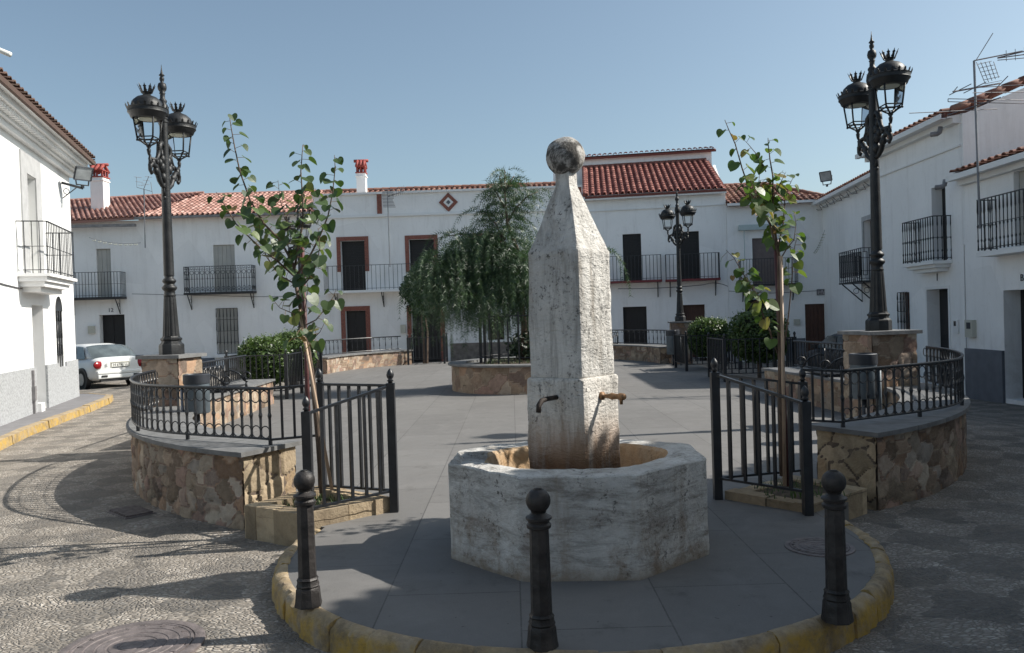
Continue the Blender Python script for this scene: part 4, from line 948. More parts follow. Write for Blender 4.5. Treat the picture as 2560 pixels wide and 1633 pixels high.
# ---- house A2
f=Fac((-15.9,34.8),(-8.4,34.8)); o1=f.op(532,612,586,730)+[.1]; o2=f.op(541,771,594,884)+[.12]
A2=house('white_house','white house with pink tiled roof, ornate cast iron balcony and barred ground floor window',f,6.42,[o1,o2],MT['white'])
fill(A2,f,o1,MT['shutter'],'shutter',vert=True); fill(A2,f,o2,MT['shutter'],'window',slat=.06); grille(A2,f,o2,6,4)
u0=f.px(473,732)[0]; u1=f.px(640,732)[0]; zb=f.px(556,731)[1]; balcony(A2,f,u0,u1,zb,.5,1.1,.22,MT['blk'],.09,'cast',(u0+.1,u1-.1))
mm=MB(); f.bx(mm,0,o2[0]-.15,.002,.03,-.2,.30); f.bx(mm,o2[1]+.15,f.L,.002,.03,-.2,.30); mm.build('dado',MT['grey_dado'],A2)
mm=MB(); f.bx(mm,o2[0]-.12,o2[1]+.12,.002,.14,o2[2]-.16,o2[2]-.03); mm.build('sill',MT['white2'],A2)
e0=f.pt(0,6.42,.34); e1=f.pt(f.L+.1,6.42,.34)
Lt=sqrt(4.25**2+1.5**2); Lq=(e1-e0).length; tiles(A2,'roof',e0,e1,(0,4.25,0),1.5,MT['tile_a'],.215,.34,seed=5,poly=[(0,0),(Lq,0),(Lq,Lt),(1.2,Lt)]); ridge(A2,e0+Vector((1.2,4.25,1.52)),e1+Vector((0,4.25,1.52)),MT['tile_a'],.08)
mm=MB(); f.bx(mm,0,f.L,.30,.42,6.30,6.40); mm.build('gutter',MT['gutter'],A2)
# ---- house B
f=Fac((-8.4,34.8),(3.18,34.55)); zpar=f.px(1121,480)[1]; zc=f.px(1121,537)[1]
ups=[f.op(851,602,911,727)+[.25],f.op(1022,598,1084,727)+[.25],f.op(1192,592,1250,727)+[.25]]; dn=[f.op(863,777,914,z=-.16)+[.25],f.op(1028,775,1100,z=-.16)+[.3],f.op(1215,790,1262,850)+[.2]]
B=house('white_house','long white house with brick framed dark doors, long balcony and parapet bearing a brick diamond',f,zpar,ups+dn,MT['white'])
for o in ups: fill(B,f,o,MT['dkwood'],'door',slat=.07); trim(B,f,o,.17,MT['redframe'],zlow=o[2]+.82)
for o in dn[:2]: fill(B,f,o,MT['dkwood'],'door',panels=4); trim(B,f,o,.19,MT['redframe'])
fill(B,f,dn[2],MT['dkglass'],'window',slat=0,frame=MT['white2']); trim(B,f,dn[2],.12,MT['cream'],'window_surround')
u0=f.px(820,726)[0]; u1=f.px(1290,726)[0]; balcony(B,f,u0,u1,f.px(900,727)[1],.6,1.05,.185,MT['white2'],.1,'bar',[u0+.4+k*2.0 for k in range(5)])
mm=MB(); f.bx(mm,0,f.L,.002,.10,zc,zc+.08); f.bx(mm,0,f.L,-.1,.12,zpar+.001,zpar+.09); f.bx(mm,0,f.L,.002,.05,zc+.08,zc+.13); mm.build('cornice',MT['white2'],B)
mm=MB(); 
for x in(949,1474): 
    u=f.px(x,520)[0]; u=min(u,f.L-.15); f.bx(mm,u-.1,u+.1,.002,.05,zc+.131,zpar)
mm.build('brick_strip',MT['redframe'],B)
u,z=f.px(1121,506); c=f.pt(u,z,.004)
def diamond(r0_,r1_,mat,d,nm):
    m=MB(); k=[(1,0),(0,1),(-1,0),(0,-1)]
    for i in range(4):
        a,b=k[i],k[(i+1)%4]
        Q=[c+f.U*a[0]*r1_+UP*a[1]*r1_,c+f.U*b[0]*r1_+UP*b[1]*r1_,c+f.U*b[0]*r0_+UP*b[1]*r0_,c+f.U*a[0]*r0_+UP*a[1]*r0_]
        m.plate(Q,d,f.n)
    return m.build(nm,mat,B)
diamond(.22,.41,MT['redframe'],.04,'brick_diamond'); diamond(.10,.218,MT['white2'],.03,'diamond_field'); diamond(.0,.10,MT['grey_dado'],.035,'diamond_centre')
mm=MB(); f.bx(mm,dn[1][1]+.4,f.L,.002,.035,-.2,.60); mm.build('dado',MT['dado_stone'],B)
e0=f.pt(-.2,zpar-.25,-.5); e1=f.pt(f.L,zpar-.25,-.5); tiles(B,'roof',e0,e1,(0,3.0,0),.95,MT['tile_d'],.24,.4,seed=8); ridge(B,e0+Vector((0,3,.98)),e1+Vector((0,3,.98)),MT['tile_d'],.13)
fbox(B,f,1002,812,1014,833,.12,'boxcream','meter_box')
# ---- house C
f=Fac((3.18,34.5),(9.0,33.5)); u_=lambda a,b,x1,y1=None,z=None:f.op(a,b,x1,y1,z)
o=[f.op(1556,585,1602,704)+[.12],f.op(1690,579,1747,700)+[.12],f.op(1557,767,1616,z=-.3)+[.25],f.op(1706,762,1762,z=-.3)+[.3]]
zt=f.px(1650,484)[1]
Cc=house('white_house','white house with red clay roof and two balconies on red slabs, beside the fountain shaft',f,zt,o,MT['white'])
fill(Cc,f,o[0],MT['dkwood'],'door',slat=.06); fill(Cc,f,o[1],MT['dkwood'],'door',slat=.06); fill(Cc,f,o[2],MT['dkwood'],'door',panels=3); fill(Cc,f,o[3],MT['brwood'],'garage_door',vert=True)
for xa,xb,y,yb in((1490,1653,703,0),(1665,1797,698,0)):
    a=f.px(xa,y)[0]; b=f.px(xb,y)[0]; balcony(Cc,f,a,b,f.px((xa+xb)/2,y)[1],.5,1.03,.155,MT['redsteel'],.09,'bar',(a+.15,b-.15),br=.009)
mm=MB(); f.bx(mm,-.05,f.L+.02,.002,.06,zt-.62,zt-.58); f.bx(mm,-.05,f.L+.02,.05,.26,zt-.14,zt-.02); f.bx(mm,-.05,f.L+.02,.22,.27,zt-.16,zt+.02); mm.build('cornice',MT['white2'],Cc)
zrf=zt+.03; e0=f.pt(.12,zrf,.30); e1=f.pt(f.L+.02,zrf,.30); bkv=-f.n*4.6+f.U*-.35
tiles(Cc,'roof',e0,e1,bkv,2.0,MT['tile_c'],.25,.36,seed=11,amp=.068)
m=MB()
for P in (e0,): 
    for k in range(14):
        p=P+(bkv+UP*2.0)*(k/14); q=P+(bkv+UP*2.0)*((k+1.1)/14); n0=len(m.v); m.tube([p+UP*.03,q+UP*.03],[.10,.085],8)
        for j in range(n0,len(m.v)): m.c[j]=(random.random(),0,0,1)
m.build('verge_tiles',MT['tile_c'],Cc,vc=True,smooth=True)
# set-back upper wall with its tiled edge
f2=Fac(tuple((e0+bkv)[:2]),tuple((e1+bkv)[:2])); zr=zrf+2.0; m=MB(); f2.bx(m,-1.5,f2.L+.15,-2.6,-.05,zr-2.2,zr+.50); m.build('upper_wall',MT['white'],Cc)
tiles(Cc,'upper_roof',f2.pt(-1.6,zr+.5,.12),f2.pt(f2.L+.35,zr+.5,.12),-f2.n*1.2,.28,MT['tile_c'],.25,.36,seed=12)
m=MB(); f2.bx(m,-.1,f2.L-.1,-.049,.02,zr-.05,zr+.12); m.build('brick_band',MT['redframe'],Cc)
m=MB(); sp=[f.pt(0,zt-.1,-.02),f.pt(0,zt-.1,-4.7),f.pt(0,zt+1.95,-4.7)]; m.plate([f.pt(.06,zt-.12,.0),f.pt(.06,zt-.12,-4.6),f.pt(.06,zt+1.85,-4.6)],.12,f.U)
sp2=[f.pt(f.L-.1,zt-.12,0),f.pt(f.L-.1,zt-.12,-4.6),f.pt(f.L-.1,zt+1.85,-4.6)]; m.plate(sp2,.09,f.U); m.build('gable_wall',MT['white'],Cc)
m=MB(); q=f.pt(*f.px(1489,497),.05); m.tube([q,q+f.n*.16],[.05,.05],10); m.build('camera_dome',MT['blk'],Cc)
# ---- house D
f=Fac((9.0,33.45),(12.95,33.0)); zt=f.px(1935,507)[1]
o=[f.op(1880,595,1938,711)+[.14],f.op(1862,748,1955,z=-.35)+[.3],f.op(2012,760,2068,z=-.35)+[.1]]; o[2][1]=min(o[2][1],f.L-.05)
Dh=house('white_house','white corner house with brown blind, awning box and brown door, behind the right young tree',f,zt,o,MT['white'],zb=-.8)
fill(Dh,f,o[0],MT['brshutter'],'shutter',slat=.05); fill(Dh,f,o[1],MT['dkwood'],'door',panels=2); fill(Dh,f,o[2],MT['brwood'],'door',vert=True)
a=f.px(1848,711)[0]; b=f.px(1988,711)[0]; balcony(Dh,f,a,b,f.px(1918,711)[1],.5,1.03,.12,MT['blk'],.06,'bar',(a+.12,b-.12),railmat='iron2',br=.005)
q=f.op(1845,563,1916,576); m=MB(); f.bx(m,q[0],q[1]+.9,.002,.22,q[2],q[3]); m.build('awning_box',MT['awning'],Dh)
m=MB(); uu=f.px(1859,600)[0]; m.tube([f.pt(uu,q[2],.18),f.pt(uu,f.px(1859,650)[1],.18)],.018,6); m.build('awning_arm',MT['awning'],Dh)
fbox(Dh,f,1984,798,1999,812,.1,'boxcream','meter_box')
m=MB(); f.bx(m,o[1][1]+.1,o[2][0]-.02,.002,.03,-.5,.42); m.build('dado',MT['grey_dado'],Dh)
q=f.op(2049,723,2066,738); q[1]=min(q[1],f.L-.02); m=MB(); f.bx(m,q[0]-.12,q[1],.002,.03,q[2],q[3]); sg=m.build('street_name_plate',MT['sign'],Dh)
m=MB(); f.bx(m,q[0]-.12,q[1],.031,.035,q[2],q[2]+.025); f.bx(m,q[0]-.12,q[1],.031,.035,q[3]-.025,q[3]); f.bx(m,q[0]-.12,q[0]-.095,.031,.035,q[2]+.025,q[3]-.025)
for j in(0,1):
    for k in range(6):
        if (k+j)%4!=3: f.bx(m,q[0]-.04+k*.055,q[0]-.005+k*.055,.031,.035,q[2]+.05+j*.1,q[2]+.11+j*.1)
m.build('lettering',MT['number'],sg)
e0=f.pt(0,zt+.02,.3); e1=f.pt(f.L+.1,zt+.02,.3); Ls=(e1-e0).length
tiles(Dh,'roof',e0,e1,-f.n*3.6,1.25,MT['tile_d'],.23,.36,seed=14,poly=[(0,0),(Ls,0),(Ls-1.2,3.0*.55),(Ls-1.9,3.81),(0,3.81)])
ridge(Dh,f.pt(0,zt+1.27,-3.3),f.pt(Ls-1.9,zt+1.27,-3.3),MT['tile_d']); ridge(Dh,f.pt(Ls-1.9,zt+1.27,-3.3),f.pt(Ls,zt+.08,.2),MT['tile_d'])
m=MB(); f.bx(m,0,f.L,.28,.38,zt-.09,zt+.01); m.build('gutter',MT['white2'],Dh)
# ---- houses E1, E2, E3 on the right
def eave(e,f,zt,mat,seed,over=.35,back=3.6,rise=.6,u0=0,u1=None,gut=True):
    u1=f.L if u1 is None else u1; tiles(e,'roof',f.pt(u0,zt+.05,over),f.pt(u1,zt+.05,over),-f.n*back,rise,MT[mat],.24,.36,seed=seed)
    m=MB(); f.bx(m,u0,u1,-.05,over-.05,zt-.10,zt-.0)
    if gut:
        f.bx(m,u0,u1,over-.02,over+.10,zt-.12,zt-.10); f.bx(m,u0,u1,over+.08,over+.10,zt-.10,zt+.0)
    f.bx(m,u0,u1,.002,over*.5,zt-.22,zt-.10); m.build('eaves',MT['white2'],e)
f=Fac((12.86,33.6),(11.75,23.3)); zt=5.92
o=[f.op(2160,548,2196,700)+[.2]]
E1=house('white_house','shaded white house with dark steel balcony on slanting props, directly behind the right foreground lamp',f,zt,o,MT['white'],zb=-.8)
fill(E1,f,o[0],MT['brshutter'],'shutter',slat=.05); trim(E1,f,o[0],.16,MT['greyframe'],'window_surround',.04,zlow=o[0][2]+1.0)
ua=f.px(2100,711,.75)[0]; ub=f.px(2154,699,.75)[0]+.0; zb_=(f.px(2100,711,.75)[1]+f.px(2154,699,.75)[1])/2
balcony(E1,f,ua,ub,zb_,.75,1.05,.22,MT['blk'],.05,'loop',(ua+.05,(ua+ub)/2,ub-.05)); eave(E1,f,zt,'tile_d',21)
m=MB()
for k in range(9):
    uu=.4+k*.9; m.tube([f.pt(uu,zt-.12,.28),f.pt(uu+.25,zt-.3,.2),f.pt(uu+.5,zt-.32,.1),f.pt(uu+.7,zt-.16,.25)],.012,4)
m.build('cable',MT['cable'],E1)
f=Fac((10.42,23.2),(10.35,18.45)); zt=6.0
o=[f.op(2328,466,2363,z=f.px(2330,655)[1])+[.26],f.op(2249,731,2273,827)+[.15],f.op(2318,723,2371,z=-.4)+[.3]]
E2=house('white_house','tall shaded white house with white slab balcony over a narrow deep doorway',f,zt,o,MT['white'],zb=-.8)
for q,n_ in zip(o,('door','window','door')): fill(E2,f,q,MT['dkwood'] if n_=='door' else MT['brwood'],n_,panels=2)
grille(E2,f,o[1],3,4); trim(E2,f,o[2],.07,MT['white2'],pr=.02)
ua=f.px(2259,664,.42)[0]; ub=f.px(2326,653,.42)[0]; zb_=f.px(2292,658,.42)[1]
p=balcony(E2,f,ua,ub+.15,zb_,.42,1.05,.115,MT['white2'],.07,'knob',(),mid=True)
m=MB(); f.bx(m,ua+.05,ub+.1,-.01,.36,zb_-.15,zb_-.071); f.bx(m,ua+.15,ub,-.01,.26,zb_-.24,zb_-.151); m.build('slab_moulding',MT['white2'],p)
number(E2,f,'1',(2344,694),.26)
fbox(E2,f,2386,800,2398,834,.04,'white2','letter_box'); m=MB(); q=f.op(2389,803,2394,815); f.bx(m,q[0],q[1],.041,.05,q[2],q[3]); m.build('letter_slot',MT['blk'],E2)
eave(E2,f,zt,'tile_d',22); 
m=MB(); f.bx(m,0,f.L,.002,.05,zt-.75,zt-.71); m.build('cornice',MT['white2'],E2)
# party wall rising behind the lower house, with tiled verge
m=MB(); W0=f.pt(f.L,0,0); m.plate([f.pt(f.L-.02,3,0),f.pt(f.L-.02,3,-5.2),f.pt(f.L-.02,zt+2.0,-5.2),f.pt(f.L-.02,zt-.05,0)],.1,f.U); m.build('party_wall',MT['white'],E2)
m=MB()
for k in range(14):
    p_=f.pt(f.L+.05,zt+.06,.2).lerp(f.pt(f.L+.05,zt+2.1,-5.2),k/14); q_=f.pt(f.L+.05,zt+.06,.2).lerp(f.pt(f.L+.05,zt+2.1,-5.2),(k+1.1)/14); n0=len(m.v); m.tube([p_,q_],[.11,.09],8)
    for j in range(n0,len(m.v)): m.c[j]=(random.random(),0,0,1)
m.build('verge_tiles',MT['tile_d'],E2,vc=True,smooth=True)
for (x,y) in((2368,330),(2380,462)):
    u,z=f.px(x,y,.15); u=min(u,f.L-.1); m=MB(); m.tube([f.pt(u,z+.12,.3),f.pt(u,z,.32),f.pt(u,z-.04,.38),f.pt(u-.02,z-.05,.52)],.055,8); m.build('drain_spout',MT['gutter'],E2,smooth=True)
f=Fac((10.35,18.4),(10.3,9.8)); zt=4.55
o=[f.op(2508,724,2600,z=-.36)+[.36],f.op(2533,418,2620,z=f.px(2500,622)[1])+[.12]]
E3=house('white_house','low shaded white house at right edge with grey dado, knobbed iron balcony and tiled eaves',f,zt,o,MT['white'],zb=-.8)
fill(E3,f,o[0],MT['dkwood'],'door',panels=3); fill(E3,f,o[1],MT['shutter'],'shutter',slat=.06)
ua=f.px(2446,629,.4)[0]; zb_=f.px(2470,628,.4)[1]; p=balcony(E3,f,ua,f.L-.6,zb_,.4,1.1,.13,MT['white2'],.1,'knob',(),mid=True)
m=MB(); zq=f.px(2440,872)[1]; f.bx(m,.0,o[0][0],.002,.06,-.6,zq); f.bx(m,o[0][1],f.L,.002,.06,-.6,zq); m.build('dado',MT['grey_dado'],E3)
fbox(E3,f,2422,800,2441,843,.1,'boxcream','meter_box'); m=MB(); q=f.op(2427,806,2437,822); f.bx(m,q[0],q[1],.101,.106,q[2],q[3]); m.build('meter_window',MT['bindark'],E3)
number(E3,f,'B',(2556,695),.2); eave(E3,f,zt,'tile_d',23,over=.3); 
# ---- tall house just outside the frame on the near right: throws the big shadow over the foreground
f=Fac((12,-6.5),(-12,-6.0)); HB=house('white_house','long white house across the street behind the viewpoint',f,6.4,[],MT['white'],zb=-.3,depth=6);  # unseen house added behind the camera to block sky light from the foreground
f=Fac((10.35,10.09),(1.75,.83)); H_=house('white_house','tall white corner house beside the right street, outside the picture',f,6.25,[],MT['white'],zb=-.3,depth=6); eave(H_,f,6.25,'tile_d',25,over=.15,rise=.8,gut=False)
# ---- left white building G
wl=[(-8.05,10.0),(-9.46,14.82),(-10.35,17.75),(-11.22,20.75)]
f=Fac((-7.75,9.1),(-11.22,20.75))
o=[f.op(64,440,86,z=f.px(64,682)[1])+[.25],f.op(79,763,107,z=-.02)+[.4],f.op(138,776,155,z=f.px(146,919)[1])+[.18]]
G=house('white_building','brilliant sunlit white building at left edge with dentil cornice, small balcony and rough grey dado',f,5.72,o,MT['white2'],zb=-.3,depth=8,cat='building')
fill(G,f,o[0],MT['shutter'],'window',frame=MT['white2']); fill(G,f,o[1],MT['dado_light'],'door',panels=4); fill(G,f,o[2],MT['dkglass'],'window'); grille(G,f,o[2],3,5,-.03)
q=o[0]; trim(G,f,q,.42,MT['greyframe'],'window_surround',.03,zlow=q[2]+.0)
m=MB(); 
# pointed arch head on the barred window
a_,b_,c_,d_=o[2][:4]; pts=[f.pt((a_+b_)/2+(b_-a_)/2*cos(pi*k/10),d_-.02+(b_-a_)*.55*sin(pi*k/10),.0) for k in range(11)]; m.plate(pts,.012,f.n); m.build('arch_head',MT['dkglass'],G)
m=MB(); zd=.93
for a_,b_ in((0,o[1][0]),(o[1][1],o[2][0]-.08),(o[2][1]+.08,f.L+.02)): f.bx(m,a_,b_,.002,.045,-.3,zd)
f.bx(m,o[2][0]-.08,o[2][1]+.08,.002,.045,-.3,o[2][2]); m.build('dado',MT['dado_light'],G)
ua=f.px(121,682,.55)[0]; ub=f.px(186,700,.55)[0]; zb_=f.px(121,683,.55)[1]
p=balcony(G,f,ua,ub,zb_,.55,1.05,.13,MT['white2'],.06,'mid',(),br=.0045,slabover=.05)
m=MB(); f.bx(m,ua+.0,ub-.0,-.01,.52,zb_-.16,zb_-.061); f.bx(m,ua+.08,ub-.08,-.01,.46,zb_-.26,zb_-.161); f.bx(m,ua+.25,ub-.25,-.01,.34,zb_-.36,zb_-.261); m.build('slab_moulding',MT['white2'],p)
m=MB(); f.bx(m,-.2,f.L+.1,.0,.12,5.60,5.72); f.bx(m,-.2,f.L+.2,.0,.40,5.86,5.98); f.bx(m,-.2,f.L+.25,.0,.50,5.98,6.06); f.bx(m,-.2,f.L+.15,.0,.2,5.72,5.86)
k=0
while k*.16<f.L: f.bx(m,k*.16,k*.16+.08,.2,.33,5.77,5.86); k+=1
m.build('cornice',MT['white2'],G)
tiles(G,'roof',f.pt(-.2,6.1,.58),f.pt(f.L+.3,6.1,.58),-f.n*4,.55,MT['tile_old'],.24,.36,seed=31)
m=MB(); m.tube([f.pt(0,2.9,.02),f.pt(f.px(10,712)[0],f.px(10,712)[1],.02),f.pt(f.px(52,722)[0],f.px(52,722)[1],.02)],.012,5); m.build('cable',MT['cable'],G)
m=MB(); u=f.px(74,950)[0]; f.bx(m,u-.03,u+.03,.046,.09,-.02,zd-.05); f.bx(m,u-.06,u+.06,.046,.11,.25,.55); m.build('conduit',MT['gutter'],G)
m=MB(); u=f.px(105,1000)[0]; f.bx(m,o[1][0]-.02,o[1][0]+.25,-.02,.12,-.3,.16); m.build('doorstep',MT['white2'],G)
# roof furniture
chimney(232,269,410,487,448,36.5,'white chimney with red clay cap on the pink roof behind the left lamp')
chimney(892,918,400,477,437,36.5,'slim white chimney with red clay cap above the parapet house')
# cables along facades
def cable(pts,r,label,name='wall_cable'):
    m=MB(); m.tube(pts,r,5); return m.build(name,MT['cable'],label=label,cat='cable',loc=tuple(pts[0]))
def swag(p,q,sag,n=12): 
    return [p.lerp(q,i/n)-UP*sag*4*(i/n)*(1-i/n) for i in range(n+1)]
cable(swag(atY(1545,722,33.9),atY(1760,712,33.3),.05)+swag(atY(1760,712,33.3),atY(1820,716,33.2),-.1,5),.014,'grey cable sagging below the two red slab balconies')
cable([atY(1822,728,33.2),atY(1930,733,33.0),atY(2048,727,32.9)],.012,'grey cable running along the corner house wall to the street name plate')
cable([atY(330,735,34.5),atY(470,738,34.6),atY(640,742,34.7),atY(800,740,34.7)],.012,'grey cable running along the pink roofed houses')
# festoon strings
def festoon(p,q,sag,label):
    P=swag(p,q,sag,10); m=MB(); m.tube(P,.008,4); e=m.build('festoon_string',MT['cable'],label=label,cat='festoon',loc=tuple(p)); b=MB()
    for k in range(1,10):
        for j in range(3): b.sphere(P[k]+Vector((.05*j-.05,0,-.05-.02*(j%2))),.025,5,3)
    b.build('bulbs',MT['bulb'],e); return e
festoon(atY(222,594,33.0),atY(352,607,33.6),.12,'thin festoon of small bulbs hanging before the pink roofed houses')
festoon(atY(2035,632,32.0),atY(2062,575,32.2),.1,'thin festoon of small bulbs by the corner of the shaded houses')
# antennas
def antenna(base,top,label,parts):
    b=Vector(base);t=Vector(top); e=empty('tv_antenna',b,label,'antenna'); m=MB(); m.tube([b,t],.022,6); m.build('mast',MT['alu'],e)
    for nm,segs in parts:
        m=MB()
        for a,c,r in segs: m.tube([t+Vector(a),t+Vector(c)],r,5)
        m.build(nm,MT['alu'],e)
    return e
b=atY(363,620,34.3); t=atY(360,474,34.3)
seg=[((-.02,0,0),(.22,0,.55),.014)]+[((x-.02+.0,-.25,z),(x+.05,.25,z+.05),.009) for x,z in((-.25,.5),(-.2,.3),(-.1,.15),(.1,.35),(.2,.5),(.05,.2))]+[((-.3,0,.1),(-.3,0,.55),.009),((-.3,0,.1),(.35,0,-.1),.01),((.35,0,-.2),(.3,0,.3),.012)]
antenna(b,t,'thin television antenna in front of the pink roof beside the left lamp',[('reflector',seg)])
b=atY(975,668,33.9); t=atY(969,492,33.9)
seg=[((-.22,0,.30-.06*k),(.26,0,.28-.06*k),.014) for k in range(7)]+[((-.20,0,-.12-.06*k),(.22+.02*k,0,-.14-.06*k),.014) for k in range(6)]+[((0,0,.3),(0,0,-.45),.014),((0,0,0),(.75,-.3,.18),.016)]+[((.25+.08*k,-.1-.03*k,-.06+.02*k),(.25+.08*k,-.1-.03*k,.22+.03*k),.01) for k in range(7)]
antenna(b,t,'grid television antenna on a thin mast rising before the diamond parapet',[('reflector',seg)])
b=atY(2449,535,16.6); t=atY(2435,152,16.6); b.z-=.3
A_=[((0,0,0),(.9,-.15,.12),.014)]
A_+=[((.05,0,.02),(.40,0,.55),.009)]+[((.05+.35*k/4,-.0,-.03+.0*k),(.22+.35*k/5,0,-.48+.03*k),.007) for k in range(5)]+[((.06+.03*j,0,-.08-.08*j),(.36+.04*j,0,-.02-.08*j),.006) for j in range(6)]
A_+=[((.45,-.05,.03),(2.2,-.5,.30),.012),((.45,-.05,.02),(2.2,-.5,.10),.012),((.45,-.05,-.02),(2.2,-.5,-.05),.009)]+[((.6+.16*k,-.1-.04*k,-.06),(.6+.16*k,-.1-.04*k,.16+.01*k),.006) for k in range(10)]
B_=[((-.45,0,-.62),(.52,0,-.48),.018),((-.42,0,-.60),(-.35,.0,-.52),.01),((-.3,-.4,-.58),(-.3,.4,-.58),.01),((.0,-.4,-.55),(.0,.4,-.55),.01),((.5,-.3,-.42),(.6,.3,-.52),.01),((.1,.2,-.5),(1.7,-.2,-.55),.009)]
C_=[((-1.35,0,-1.03),(.45,.0,-1.0),.009),((-.55,.0,-.82),(1.8,-.1,-.98),.009),((-.55,.0,-.76),(1.7,-.1,-.90),.009),((-.55,0,-.82),(-.55,0,-.76),.009),((-.1,-.1,-.68),(1.9,-.2,-.74),.009),((-.4,.3,-1.02),(.35,-.3,-.84),.012)]
antenna(b,t,'tall television antenna mast with several aerials rising beside the knobbed balcony at right',[('upper_aerial',A_),('middle_aerial',B_),('lower_aerial',C_)])
m=MB(); p=atY(2352,390-20,16.6)
# floodlights
def flood(c,face,label,arm=None,s=1):
    c=Vector(c); F=Vector(face).normalized(); Sd=F.cross(UP).normalized(); V=Sd.cross(F); e=empty('floodlight',c,label,'floodlight'); m=MB()
    h=.19*s;w=.24*s; fr=[c+F*.08+Sd*a*w+V*b_*h for a,b_ in((-1,-1),(1,-1),(1,1),(-1,1))]; bk_=[c-F*.14*s+Sd*a*w*.55+V*b_*h*.55 for a,b_ in((-1,-1),(1,-1),(1,1),(-1,1))]
    m.hexa(bk_,fr)
    for a,b_ in((0,1),(1,2),(2,3),(3,0)): m.beam(fr[a],fr[b_],.03)
    bd=m.build('housing',MT['bindark'],e); m=MB(); m.plate([c+F*.081+Sd*a*w*.93+V*b_*h*.93 for a,b_ in((-1,-1),(1,-1),(1,1),(-1,1))],.006,F); m.build('glass',MT['lens'],bd)
    m=MB(); lo=c-UP*(h+.14); m.tube([c+Sd*w*.9,lo+Sd*w*.7,lo-Sd*w*.7,c-Sd*w*.9],.02,6); m.beam(lo,lo-UP*.08,.06)
    if arm is not None: m.beam(lo-UP*.08,Vector(arm),.06); m.tube([lo.lerp(Vector(arm),.3)-UP*.08,Vector(arm)-UP*.38],.012,5); m.ring(lo.lerp(Vector(arm),.8)-UP*.2,(Vector(arm)-lo),UP,.07,.01,12,4)
    m.build('bracket',MT['iron'],e)
fc=atY(205,432,19.9); ar=atY(160,457,19.9); flood(fc,(.75,-.55,-.45),'grey floodlight on an iron arm fixed to the corner of the sunlit left building',ar+Vector((-.05,0,0)),s=.85)
fc=atY(2067,440,29.5); flood(fc,(-.75,-.6,-.3),'small grey floodlight standing on the roof edge of the shaded house behind the right lamp',s=.9)
m=MB(); P=[atY(-20,118,9.3),atY(26,137,9.3)]; m.tube([P[0]+Vector((-.6,0,.25)),P[0],P[1]],.03,10); m.build('white_pole',MT['plate'],label='end of a white tube poking into the top left corner, above the tiled eaves',cat='pole',loc=tuple(P[1]),smooth=True)
